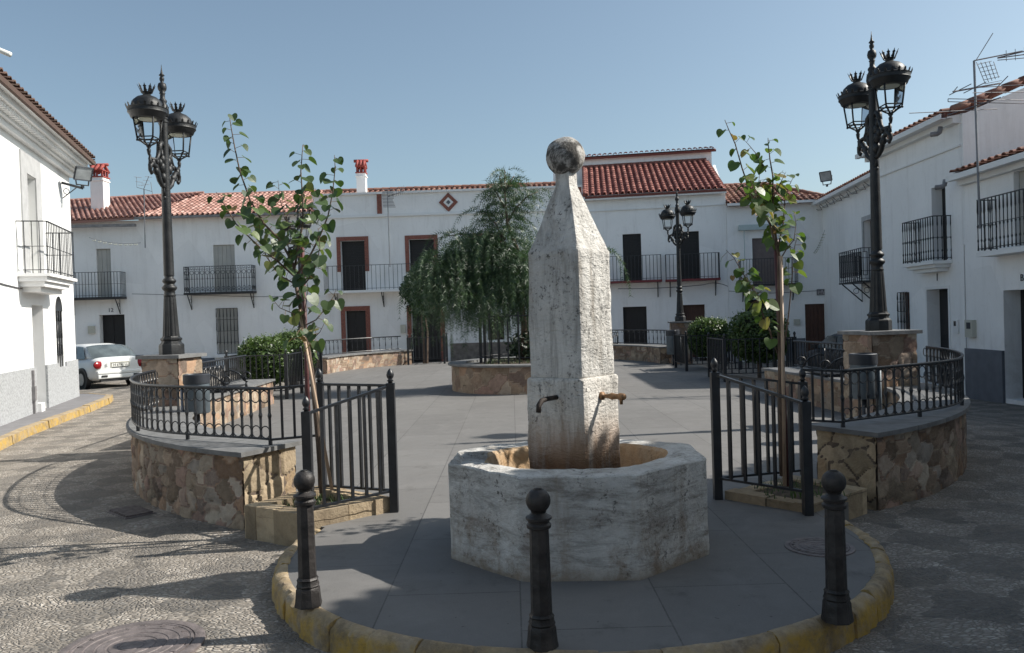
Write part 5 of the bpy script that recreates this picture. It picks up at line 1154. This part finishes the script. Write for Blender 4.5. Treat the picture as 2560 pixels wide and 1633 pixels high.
# ================= CAR =================
def car(loc,rz,label,col):
    e=empty('parked_car',(0,0,0),label,'car')
    # x forward; rear at -2.05
    def loft(st,nm,mat,npt=20,ex=.55,sm=True):
        m=MB(); vs_=[];n=npt
        for x,hw,zb,zt,wt in st:
            for k in range(n):
                a=2*pi*k/n; cy=cos(a);sz=sin(a); y=abs(cy)**ex*(1 if cy>=0 else -1); z=abs(sz)**ex*(1 if sz>=0 else -1)
                f_=(z+1)/2; vs_.append((x,y*hw*(1-(1-wt)*f_),zb+(zt-zb)*f_))
        K=len(st); m.add(vs_,[(i*n+k,i*n+(k+1)%n,(i+1)*n+(k+1)%n,(i+1)*n+k) for i in range(K-1) for k in range(n)]+[tuple(range(n-1,-1,-1)),tuple(range((K-1)*n,K*n))])
        return m.build(nm,mat,e,smooth=sm,auto=45)
    bd=loft([(-2.06,.60,.42,.80,.95),(-2.04,.74,.32,.92,.95),(-1.97,.80,.26,.96,.93),(-1.7,.83,.22,.98,.92),(-1.0,.845,.2,.97,.92),(0,.85,.2,.94,.93),(.9,.84,.2,.90,.93),(1.5,.82,.22,.82,.92),(1.9,.76,.27,.72,.92),(2.03,.62,.34,.62,.92)],'body',col,28,.42)
    loft([(-1.80,.66,.86,.93,.9),(-1.62,.70,.86,1.08,.84),(-1.38,.72,.86,1.26,.80),(-1.1,.73,.86,1.345,.78),(-.6,.735,.86,1.385,.77),(.0,.735,.86,1.375,.77),(.4,.72,.86,1.28,.79),(.75,.70,.86,1.10,.84),(1.05,.67,.84,.92,.9)],'cabin',col,28,.42)
    m=MB()   # rear window, curved
    def zr(x): return np.interp(x,[-1.80,-1.62,-1.38,-1.1],[.93,1.08,1.26,1.345])
    G_=[];nn=9
    for j,(x,hw) in enumerate(((-1.80,.69),(-1.66,.69),(-1.50,.67),(-1.34,.645),(-1.20,.61))):
        for i in range(nn):
            t=-1+2*i/(nn-1); G_.append((x+.09*t**4-.035,hw*t,zr(x)+.035-.045*t**4))
    m.add(G_,[(j*nn+i,j*nn+i+1,(j+1)*nn+i+1,(j+1)*nn+i) for j in range(4) for i in range(nn-1)]); m.build('rear_window',MT['carglass'],e,smooth=True)
    for s in(-1,1):
        for nm,P in(('side_window',[(-1.32,.705,.92),(-.72,.725,.92),(-.60,.60,1.31),(-1.02,.60,1.29)]),('side_window',[(-.66,.725,.92),(.62,.705,.92),(.15,.60,1.29),(-.52,.60,1.315)])):
            m=MB(); Q=[Vector((x,s*(y+.018),z)) for x,y,z in P]; m.plate(Q,.008,(0,s,.3)); m.build(nm,MT['carglass'],e)
        m=MB(); 
        m.lathe([(.001,-.02),(.13,-.012),(.15,0),(.13,.012),(.001,.02)],(0,0,0),20); 
        R=Matrix.Translation((-2.035,s*.64,.74))@Matrix.Rotation(radians(20)*s*1,4,'Z')@Matrix.Rotation(pi/2,4,'Y')@Matrix.Diagonal((.85,1.45,2.8,1)); 
        m.v=[R@Vector(v) for v in m.v]; tl=m.build('tail_light',MT['redlens'],e,smooth=True)
        for x in(-1.28,1.28):
            w=MB(); y=s*.72
            def cyl(r,w0,w1): 
                k=28; P0=[(x+r*cos(2*pi*i/k),s*w0,.29+r*sin(2*pi*i/k)) for i in range(k)]; P1=[(x+r*cos(2*pi*i/k),s*w1,.29+r*sin(2*pi*i/k)) for i in range(k)]
                return P0,P1,k
            P0,P1,k=cyl(.36,.70,.845); a=MB(); a.add(P0+P1,[tuple(range(k-1,-1,-1)),tuple(range(k,2*k))]+[(i,(i+1)%k,k+(i+1)%k,k+i) for i in range(k)]); ar_=a.build('wheel_arch',MT['blk'],e)
            P0,P1,k=cyl(.29,.66,.85); w.add(P0+P1,[tuple(range(k-1,-1,-1)),tuple(range(k,2*k))]+[(i,(i+1)%k,k+(i+1)%k,k+i) for i in range(k)]); tw=w.build('wheel',MT['tyre'],e)
            P0,P1,k=cyl(.19,.80,.858); w=MB(); w.add(P0+P1,[tuple(range(k-1,-1,-1)),tuple(range(k,2*k))]+[(i,(i+1)%k,k+(i+1)%k,k+i) for i in range(k)]); w.build('rim',MT['steel'],tw)
        m=MB(); m.box(-1.0,.9,s*.852-.006,s*.852+.006,.40,.43); m.build('side_strip',MT['blk'],e)
        for x in(-.55,.35): m=MB(); m.box(x-.09,x+.09,s*.835-.012,s*.835+.018,.80,.84); m.build('door_handle',MT['blk'],e)
        m=MB(); m.box(.62,.78,s*.80-.07,s*.80+.09,.90,1.02); m.build('mirror',MT['blk'] if col!=MT['carpaint'] else col,e)
    m=MB(); m.box(-2.095,-1.9,-.72,.72,.44,.56); m.box(-2.085,-1.9,-.70,.70,.30,.44); bpm=m.build('bumper',col,e); bpm.modifiers.new('b','BEVEL').width=.04; bpm.modifiers[0].segments=3
    m=MB(); m.box(-2.04,-1.95,-.60,.60,.22,.295); m.build('bumper_skirt',MT['blk'],e)
    for s in(-1,1): m=MB(); m.box(-2.10,-2.08,s*.50-.09,s*.50+.09,.47-.11,.47-.05); m.build('fog_light',MT['blk'],e)
    m=MB(); m.box(-2.068,-2.0,-.30,.30,.645,.815); m.build('plate_recess',MT['boxcream'],e); 
    m=MB(); m.box(-2.078,-2.069,-.26,.26,.665,.775); pl=m.build('number_plate',MT['plate'],e)
    m=MB(); m.box(-2.08,-2.069,-.27,.27,.776,.79); m.box(-2.08,-2.069,-.25,.25,.645,.66); m.build('plate_trim',MT['blk'],pl)
    def txt(s,size,x,y,z,par,nm):
        cu_=bpy.data.curves.new('t','FONT'); cu_.body=s; cu_.size=size; cu_.extrude=.002; cu_.align_x='CENTER'; cu_.align_y='CENTER'; o=bpy.data.objects.new('t',cu_); COL.objects.link(o)
        me=bpy.data.meshes.new_from_object(o.evaluated_get(bpy.context.evaluated_depsgraph_get())); bpy.data.objects.remove(o)
        R=Matrix(((0,0,-1),(-1,0,0),(0,1,0))).to_4x4(); me.transform(Matrix.Translation((x,y,z))@R); me.materials.clear(); me.materials.append(MT['blk']); ob=bpy.data.objects.new(nm,me); COL.objects.link(ob); ob.parent=par
    txt('H 6781 U',.11,-2.082,0,.72,pl,'plate_number'); txt('E',.13,-2.085,.43,.72,e,'country_letter')
    m=MB(); m.tube([(-2.0,-.35,.22),(-2.1,-.35,.22)],.025,8); m.build('exhaust',MT['rust'],e)
    e.location=loc; e.rotation_euler=(0,0,rz); return e
car((-13.95,26.6,ST),radians(142),'white parked hatchback seen from behind beside the sunlit left building',MT['carpaint'])
car((10.15,24.3,ST-.33),radians(92),'dark car mostly hidden behind the right lamp pedestal, only its roof showing',MT['bindark'])
# ================= VEGETATION =================
def heart(m,c,d,nr,s,col,fold=.25):
    d=d.normalized(); t=d.cross(nr).normalized(); nr=t.cross(d).normalized()
    P=[(0,0),(-.12,.26),(-.06,.46),(.14,.57),(.40,.55),(.66,.41),(.85,.19),(.98,0)]
    vs_=[c]; 
    mid=[c+d*(x*s)-nr*(.10*s*x*x) for x in(0,.3,.62,.98)]
    for sg in(1,-1):
        E=[c+d*(x*s)+t*(sg*y*s)+nr*(fold*y*s)-nr*(.12*s*x*x) for x,y in P[1:-1]]
        base=[mid[0]]+E+[mid[3],mid[2],mid[1]]
        # faces
        m.add(base,[(0,1,2,9),(2,3,9),(3,4,8,9),(4,5,8),(5,6,7,8)] if sg>0 else [(0,9,2,1),(2,9,3),(3,9,8,4),(4,8,5),(5,8,7,6)],col)
def young_tree(name,Y,trunk,branches,label,mat,density,seed,leaf=.085,sizes=None,stakes=()):
    r=random.Random(seed); base=atY(trunk[0][0],trunk[0][1],trunk[0][2]); e=empty(name,(base.x,base.y,.05),label,'tree')
    m=MB(); T=[atY(*p) for p in trunk]; k=len(T); m.tube(T,[.028-.014*i/(k-1) for i in range(k)],8); 
    B=[]
    for br in branches:
        P=[atY(x,y,yy) for x,y,yy in br['p']]; kk=len(P); r0_=br.get('r',.010); m.tube(P,[r0_*(1-.75*i/(kk-1)) for i in range(kk)],6); B.append((P,br))
    m.build('trunk',MT['bark'],e,smooth=True)
    lf=MB(); tw=MB()
    for P,br in B:
        Ls=[0]; 
        for a,b in zip(P,P[1:]): Ls.append(Ls[-1]+(b-a).length)
        n=int(Ls[-1]*density*br.get('d',1)); ph=r.random()*6
        for i in range(n):
            s_=Ls[-1]*(br.get('s0',.08)+(1-br.get('s0',.08))*(i+.5)/n)
            j=max(q for q in range(len(Ls)-1) if Ls[q]<=s_); t=(s_-Ls[j])/(Ls[j+1]-Ls[j]); c=P[j].lerp(P[j+1],t); ax=(P[j+1]-P[j]).normalized()
            a=ph+i*2.6+r.uniform(-.5,.5); side=ax.orthogonal().normalized(); side=Matrix.Rotation(a,3,ax)@side
            pet=c+side*r.uniform(.035,.07)+UP*r.uniform(-.01,.03); lf.tube([c,pet],.0022,3,False)
            d=(side+UP*r.uniform(-1.3,-.2)+Vector((r.uniform(-.3,.3),r.uniform(-.3,.3),0))).normalized(); nn=(side.cross(d)); nn=(side*r.uniform(.2,1)+UP*r.uniform(.3,1)+Vector((r.uniform(-.5,.5),r.uniform(-.8,.2),0)))
            edge=s_/Ls[-1]; sz=leaf*r.uniform(.7,1.25)*(1-.35*max(0,edge-.75)/.25)*br.get('k',1)
            v=min(.999,max(0,r.gauss(.32,.2)));  v=r.uniform(.75,1) if r.random()<br.get('y',.05) else v
            heart(lf,pet,d,nn,sz,(v,0,0,1),r.uniform(.05,.5))
    lf.build('leaves',MT[mat],e,vc=True,smooth=False)
    return e
YL=7.0
trunkL=[(806,1232,7.12),(796,1100,7.1),(783,960,7.05),(768,860,7.0),(757,800,7.0),(745,740,7.0),(737,700,7.0)]
brL=[
 dict(p=[(737,700,7.0),(733,660,7.0),(700,600,6.95),(660,560,6.9),(625,500,6.9),(600,430,6.85),(587,370,6.85),(578,320,6.85),(573,285,6.85)],r=.012,d=1.25),
 dict(p=[(735,680,7.0),(745,620,7.1),(757,560,7.15),(757,500,7.15),(752,430,7.15),(755,390,7.2),(757,362,7.2)],r=.011,d=1.3),
 dict(p=[(740,690,7.0),(775,640,7.0),(800,590,6.95),(820,540,6.95),(832,480,6.9),(838,420,6.9),(836,388,6.9)],r=.010,d=1.3),
 dict(p=[(735,690,7.0),(690,650,6.8),(640,610,6.7),(590,560,6.65),(560,510,6.6),(540,480,6.6)],r=.009,d=1.3),
 dict(p=[(738,710,7.0),(700,690,7.2),(665,640,7.3),(650,580,7.35),(645,520,7.4),(640,475,7.4)],r=.008,d=1.4),
 dict(p=[(745,730,7.0),(770,700,6.8),(790,660,6.7),(800,620,6.65),(795,570,6.6)],r=.008,d=1.5),
 dict(p=[(745,620,7.1),(720,560,7.3),(700,500,7.4),(695,450,7.4)],r=.007,d=1.5),
 dict(p=[(757,560,7.15),(780,520,7.3),(790,470,7.35)],r=.006,d=1.5),
 dict(p=[(757,800,7.0),(735,785,6.9),(700,770,6.8),(678,745,6.8)],r=.006,d=1.0,s0=.3),
 dict(p=[(760,815,7.0),(790,800,7.1),(815,770,7.15),(835,740,7.2),(840,722,7.2)],r=.007,d=1.1,s0=.2),
 dict(p=[(763,835,7.0),(785,845,6.9),(800,830,6.8),(815,800,6.8)],r=.006,d=.8,s0=.3),
 dict(p=[(757,800,7.0),(765,760,7.0),(770,720,6.9),(765,690,6.9)],r=.006,d=1.0),
 dict(p=[(760,810,7.0),(745,830,6.9),(735,850,6.85),(728,840,6.8)],r=.005,d=.8),
 dict(p=[(770,850,7.0),(785,875,7.0),(790,870,6.9)],r=.004,d=.8)]
t1=young_tree('young_tree',YL,trunkL,brL,'young heart leaved tree with green crown in the left iron guard',('redbud'),19,3,.094)
brR=[
 dict(p=[(1948,640,6.9),(1935,600,6.9),(1925,560,6.9),(1900,520,6.9),(1875,480,6.9),(1855,420,6.85),(1838,360,6.85),(1822,325,6.85),(1812,300,6.85)],r=.011,d=.62,y=.12),
 dict(p=[(1948,640,6.9),(1934,560,6.95),(1932,500,7.0),(1932,440,7.0),(1925,400,7.0),(1921,365,7.0),(1920,345,7.0)],r=.011,d=.95,y=.1,k=1.05),
 dict(p=[(1945,620,6.9),(1958,560,7.0),(1962,500,7.1),(1975,460,7.1),(1985,440,7.1)],r=.008,d=1.0,y=.12),
 dict(p=[(1925,560,6.9),(1895,510,6.7),(1880,460,6.7),(1870,440,6.7)],r=.007,d=1.3,y=.16),
 dict(p=[(1900,520,6.9),(1895,470,7.1),(1900,430,7.1)],r=.006,d=1.3,y=.15),
 dict(p=[(1934,540,6.95),(1910,480,7.1),(1900,450,7.2)],r=.006,d=1.3,y=.16),
 dict(p=[(1932,500,7.0),(1950,460,6.9),(1965,430,6.9)],r=.006,d=1.3,y=.1),
 dict(p=[(1915,430,7.0),(1895,390,7.0),(1870,360,7.0),(1860,350,7.0)],r=.005,d=.7,s0=.1,y=.1),
 dict(p=[(1950,650,6.9),(1968,620,6.8),(1985,600,6.8),(1990,560,6.8),(1985,530,6.8)],r=.006,d=.55,s0=.3),
 dict(p=[(1952,1020,6.95),(1955,900,7.0),(1970,800,7.0),(1980,700,6.9),(1983,640,6.9),(1988,610,6.9),(1995,590,6.9)],r=.008,d=.35,s0=.72,k=1.15,y=.1),
 dict(p=[(1950,900,6.95),(1925,830,6.9),(1905,780,6.8),(1880,720,6.8),(1855,680,6.75),(1835,645,6.75),(1815,625,6.75)],r=.008,d=.8,s0=.18,y=.08),
 dict(p=[(1905,780,6.8),(1895,740,6.7),(1870,700,6.7)],r=.005,d=1.2,y=.1),
 dict(p=[(1880,720,6.8),(1850,690,6.9),(1835,680,6.9)],r=.005,d=1.3,y=.05)]
trunkR=[(1957,1190,6.95),(1953,1000,6.95),(1950,850,6.93),(1950,760,6.92),(1948,700,6.9),(1948,640,6.9)]
t2=young_tree('young_tree',6.9,trunkR,brR,'sparse young heart leaved tree with yellowing leaves in the right iron guard',('redbud2'),25,9,.086)
def stake(x0,y0,x1,y1,Y0,Y1,r,mat,label):
    a=atY(x0,y0,Y0); b=atY(x1,y1,Y1); m=MB(); m.tube([a,b],[r*1.1,r*.9],8); m.build('support_stake',MT[mat],label=label,cat='stake',smooth=True,loc=tuple(a))
stake(830,1225,748,775,6.95,6.98,.014,'cane','thin pale pole leaning against the left young tree')
stake(777,1215,755,600,7.05,7.25,.02,'bark2','dark maroon stake rising through the left young tree beside the pale pole')
stake(1962,1215,1953,640,6.8,6.83,.015,'cane','thin pale pole standing against the right young tree')
stake(1968,1215,1940,600,7.05,7.05,.026,'bark2','thick maroon stake behind the right young tree')
def hedge(x0,x1,y0,y1,z0,z1,label,seed,n=5200,mat='hedge',nm='round_hedge'):
    r=np.random.RandomState(seed); c=Vector(((x0+x1)/2,(y0+y1)/2,(z0+z1)/2)); a=Vector(((x1-x0)/2,(y1-y0)/2,(z1-z0)/2)); e=empty(nm,(c.x,c.y,0),label,'hedge')
    m=MB(); vs_=[]
    for i in range(11):
        for k in range(20):
            p=pi*i/10; t=2*pi*k/20; d=Vector((sin(p)*cos(t),sin(p)*sin(t),cos(p))); q=(abs(d.x)**3+abs(d.y)**3+abs(d.z)**3)**(-1/3); vs_.append(c+Vector((d.x*a.x,d.y*a.y,d.z*a.z))*q*.86)
    m.add(vs_,[(i*20+k,i*20+(k+1)%20,(i+1)*20+(k+1)%20,(i+1)*20+k) for i in range(10) for k in range(20)]); m.build('dark_core',MT['hcore'],e)  # solid dark core, inner shade of the hedge put into its colour
    m=MB()
    for i in range(n):
        d=Vector(r.normal(size=3)).normalized(); q=(abs(d.x)**3+abs(d.y)**3+abs(d.z)**3)**(-1/3); R=q*(.86+.2*r.rand()**1.6+ .06*noise.noise(d*3)); p=c+Vector((d.x*a.x,d.y*a.y,d.z*a.z))*R
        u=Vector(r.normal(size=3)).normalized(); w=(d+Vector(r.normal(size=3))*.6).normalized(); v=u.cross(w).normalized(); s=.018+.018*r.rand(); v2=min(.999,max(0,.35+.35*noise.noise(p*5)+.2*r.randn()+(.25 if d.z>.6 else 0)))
        m.add([p-u*s*1.5,p+v*s*.8,p+u*s*1.5,p-v*s*.8],[(0,1,2,3)],(float(v2),0,0,1))
    for k in range(60):
        d=Vector((r.normal()*.6,r.normal()*.6,1)).normalized(); q=(abs(d.x)**3+abs(d.y)**3+abs(d.z)**3)**(-1/3); p=c+Vector((d.x*a.x,d.y*a.y,d.z*a.z))*q; h=.05+.12*r.rand()
        for j in range(5):
            pp=p+d*h*j/4+Vector(r.normal(size=3))*.012; u=Vector(r.normal(size=3)).normalized()*.025; v=u.orthogonal().normalized()*.012; m.add([pp-u,pp+v,pp+u,pp-v],[(0,1,2,3)],(.6,0,0,1))
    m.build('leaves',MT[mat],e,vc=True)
    m=MB(); m.tube([(c.x,c.y,0),(c.x,c.y,c.z)],.05,6); m.build('trunk',MT['bark'],e); return e
hedge(-6.3,-5.2,18.2,19.3,.28,1.36,'clipped green hedge nearest on the left, behind the ringed railing',1)
hedge(-6.5,-5.35,21.2,22.3,.3,1.42,'clipped green hedge farther left, partly behind the young tree trunk',2)
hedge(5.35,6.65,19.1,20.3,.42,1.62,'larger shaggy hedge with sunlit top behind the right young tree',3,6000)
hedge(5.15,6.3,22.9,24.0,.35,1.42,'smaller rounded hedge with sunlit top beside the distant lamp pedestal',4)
# dark round tree at the gate
def leafball(m,c,a,n,seed,s0,mcol=.3):
    r=np.random.RandomState(seed)
    for i in range(n):
        d=Vector(r.normal(size=3)).normalized(); R=r.rand()**.4*(1+.25*noise.noise(d*2.5+Vector((seed,0,0)))); p=Vector(c)+Vector((d.x*a[0],d.y*a[1],d.z*a[2]))*R; u=Vector(r.normal(size=3)).normalized(); v=u.orthogonal().normalized(); s=s0*(.7+.6*r.rand()); m.add([p-u*s*1.4,p+v*s*.7,p+u*s*1.4,p-v*s*.7],[(0,1,2,3)],(float(min(.99,max(0,mcol+.3*r.randn()))),0,0,1))
c=atY(1052,722,30.6); e=empty('small_tree',(c.x,c.y,0),'small dark round headed tree before the brick framed doorway','tree'); m=MB(); m.tube([(c.x+.05,c.y,0),(c.x+.02,c.y,1.2),(c.x,c.y,2.4)],[.06,.05,.03],7); m.tube([(c.x+.15,c.y,0),(c.x+.2,c.y,1.2),(c.x+.05,c.y,2.4)],[.05,.04,.02],6); m.build('trunk',MT['bark'],e)
m=MB(); leafball(m,c,(.75,.7,.72),3800,5,.05); leafball(m,c-Vector((.0,0,.55)),(.55,.5,.5),1200,6,.05); m.build('crown',MT['dkleaf'],e,vc=True)
# pepper tree
tb=Vector((CP[0]-.05,CP[1],.6)); e=empty('pepper_tree',tb,'weeping pepper tree with drooping feathery fronds in the round central planter','tree')
r=random.Random(4); m=MB(); P0=tb; tips=[]
main=[tb,tb+Vector((.02,0,.9)),tb+Vector((-.08,0,1.7)),tb+Vector((-.02,0,2.5)),atY(1268,560,19.2),atY(1262,480,19.2),atY(1262,425,19.2)]
m.tube(main,[.085,.075,.06,.05,.035,.022,.008],8)
m.tube([tb+Vector((.12,.1,0)),tb+Vector((.2,.1,.9)),tb+Vector((.35,.1,1.8))],[.05,.045,.03],7)
limbs=[([(1262,690),(1235,640),(1190,600),(1150,585),(1120,590)],19.0),([(1262,660),(1220,640),(1150,650),(1100,680),(1075,690)],18.7),([(1265,620),(1240,560),(1210,530),(1190,530)],19.3),
 ([(1266,560),(1290,520),(1320,490),(1345,480)],19.3),([(1265,690),(1320,650),(1400,630),(1470,625),(1510,630)],19.2),([(1262,700),(1200,690),(1130,720),(1095,740)],18.6),
 ([(1266,720),(1300,700),(1330,700),(1350,720)],18.8),([(1262,690),(1180,640),(1110,640),(1070,660)],18.9),([(1262,690),(1160,680),(1110,700),(1075,700)],18.7),([(1262,520),(1245,490),(1235,470)],19.2),([(1262,720),(1240,700),(1200,720),(1170,760)],18.3),([(1262,600),(1250,580),(1230,590)],18.8),([(1265,650),(1290,640),(1330,660)],18.4),
 ([(1262,640),(1210,600),(1160,620)],20.0),([(1240,640),(1200,610),(1150,610)],19.9),([(1262,480),(1275,455),(1285,440)],19.2),([(1262,480),(1252,455),(1248,440)],19.2)]
paths=[main[3:]]
for pts,Yc in limbs:
    k=len(pts); L3=[atY(x,y,19.2+(Yc-19.2)*(i/(k-1))) for i,(x,y) in enumerate(pts)]; m.tube(L3,[.03*(1-.7*i/(k-1)) for i in range(k)],5); paths.append(L3)
m.build('trunk',MT['bark'],e,smooth=True)
m=MB()
def frond(st,out,L_,r):
    pos=st.copy(); d=(out+UP*.25).normalized(); n=int(L_/.06); 
    for i in range(n):
        d=(d+Vector((r.uniform(-.06,.06),r.uniform(-.06,.06),-.20))).normalized(); q=pos+d*.06; t=d.cross(Vector((r.uniform(-1,1),r.uniform(-1,1),.1))).normalized()
        col=(min(.99,max(0,r.gauss(.4,.25))),0,0,1)
        for s in(1,-1):
            l=.10*r.uniform(.7,1.2); a=pos.lerp(q,.5); tip=a+(t*s*.8+d*.75)*l; w=(d*.012+UP*.003); m.add([a-w,a+w,tip],[(0,1,2)],col)
        m.add([pos+t*.003,pos-t*.003,q-t*.003,q+t*.003],[(0,1,2,3)],col); pos=q
for pi_,P in enumerate(paths):
    for a,b in zip(P,P[1:]):
        k=int((b-a).length*(78 if pi_ else 60)*(1.5 if b.z<3.3 else .95)*(.25 if b.x>1.3 else 1))
        for i in range(k):
            c=a.lerp(b,r.random()); ang=r.uniform(0,2*pi); out=Vector((cos(ang),sin(ang),r.uniform(-.2,.6))); 
            top=c.z>4.0; frond(c+out*r.uniform(.02,.22 if not top else .1),out,r.uniform(.3,.75) if top else (r.uniform(.5,1.5) if r.random()<.75 else r.uniform(1.2,1.65)),r)
m.build('fronds',MT['pepper'],e,vc=True)
m=MB(); leafball(m,tb+Vector((.35,.1,.35)),(.75,.7,.45),1500,8,.045); m.build('lower_foliage',MT['dkleaf'],e,vc=True)
# low weeds in the pits and planter
def weeds(cx,cy,rx,ry,z,n,seed,label):
    r=np.random.RandomState(seed); m=MB()
    for i in range(n):
        x=cx+r.uniform(-rx,rx);y=cy+r.uniform(-ry,ry); h=.03+.06*r.rand(); a=r.uniform(0,2*pi); d=Vector((cos(a),sin(a),0)); w=d.orthogonal().normalized()*.008; b=Vector((x,y,z)); m.add([b-w,b+w,b+d*h*.5+UP*h],[(0,1,2)],(float(r.rand()),0,0,1))
    m.build('ground_cover',MT['hedge'],kind='stuff',label=label,cat='ground cover',vc=True,loc=(cx,cy,z))
weeds(-1.75,7.15,.32,.3,.07,260,1,'small weeds and dead leaves in the soil of the left tree pit')
weeds(2.5,7.15,.35,.3,.07,160,2,'small weeds in the soil of the right tree pit')
weeds(CP[0],CP[1],.95,.95,.62,900,3,'low green plants on the soil of the round planter')
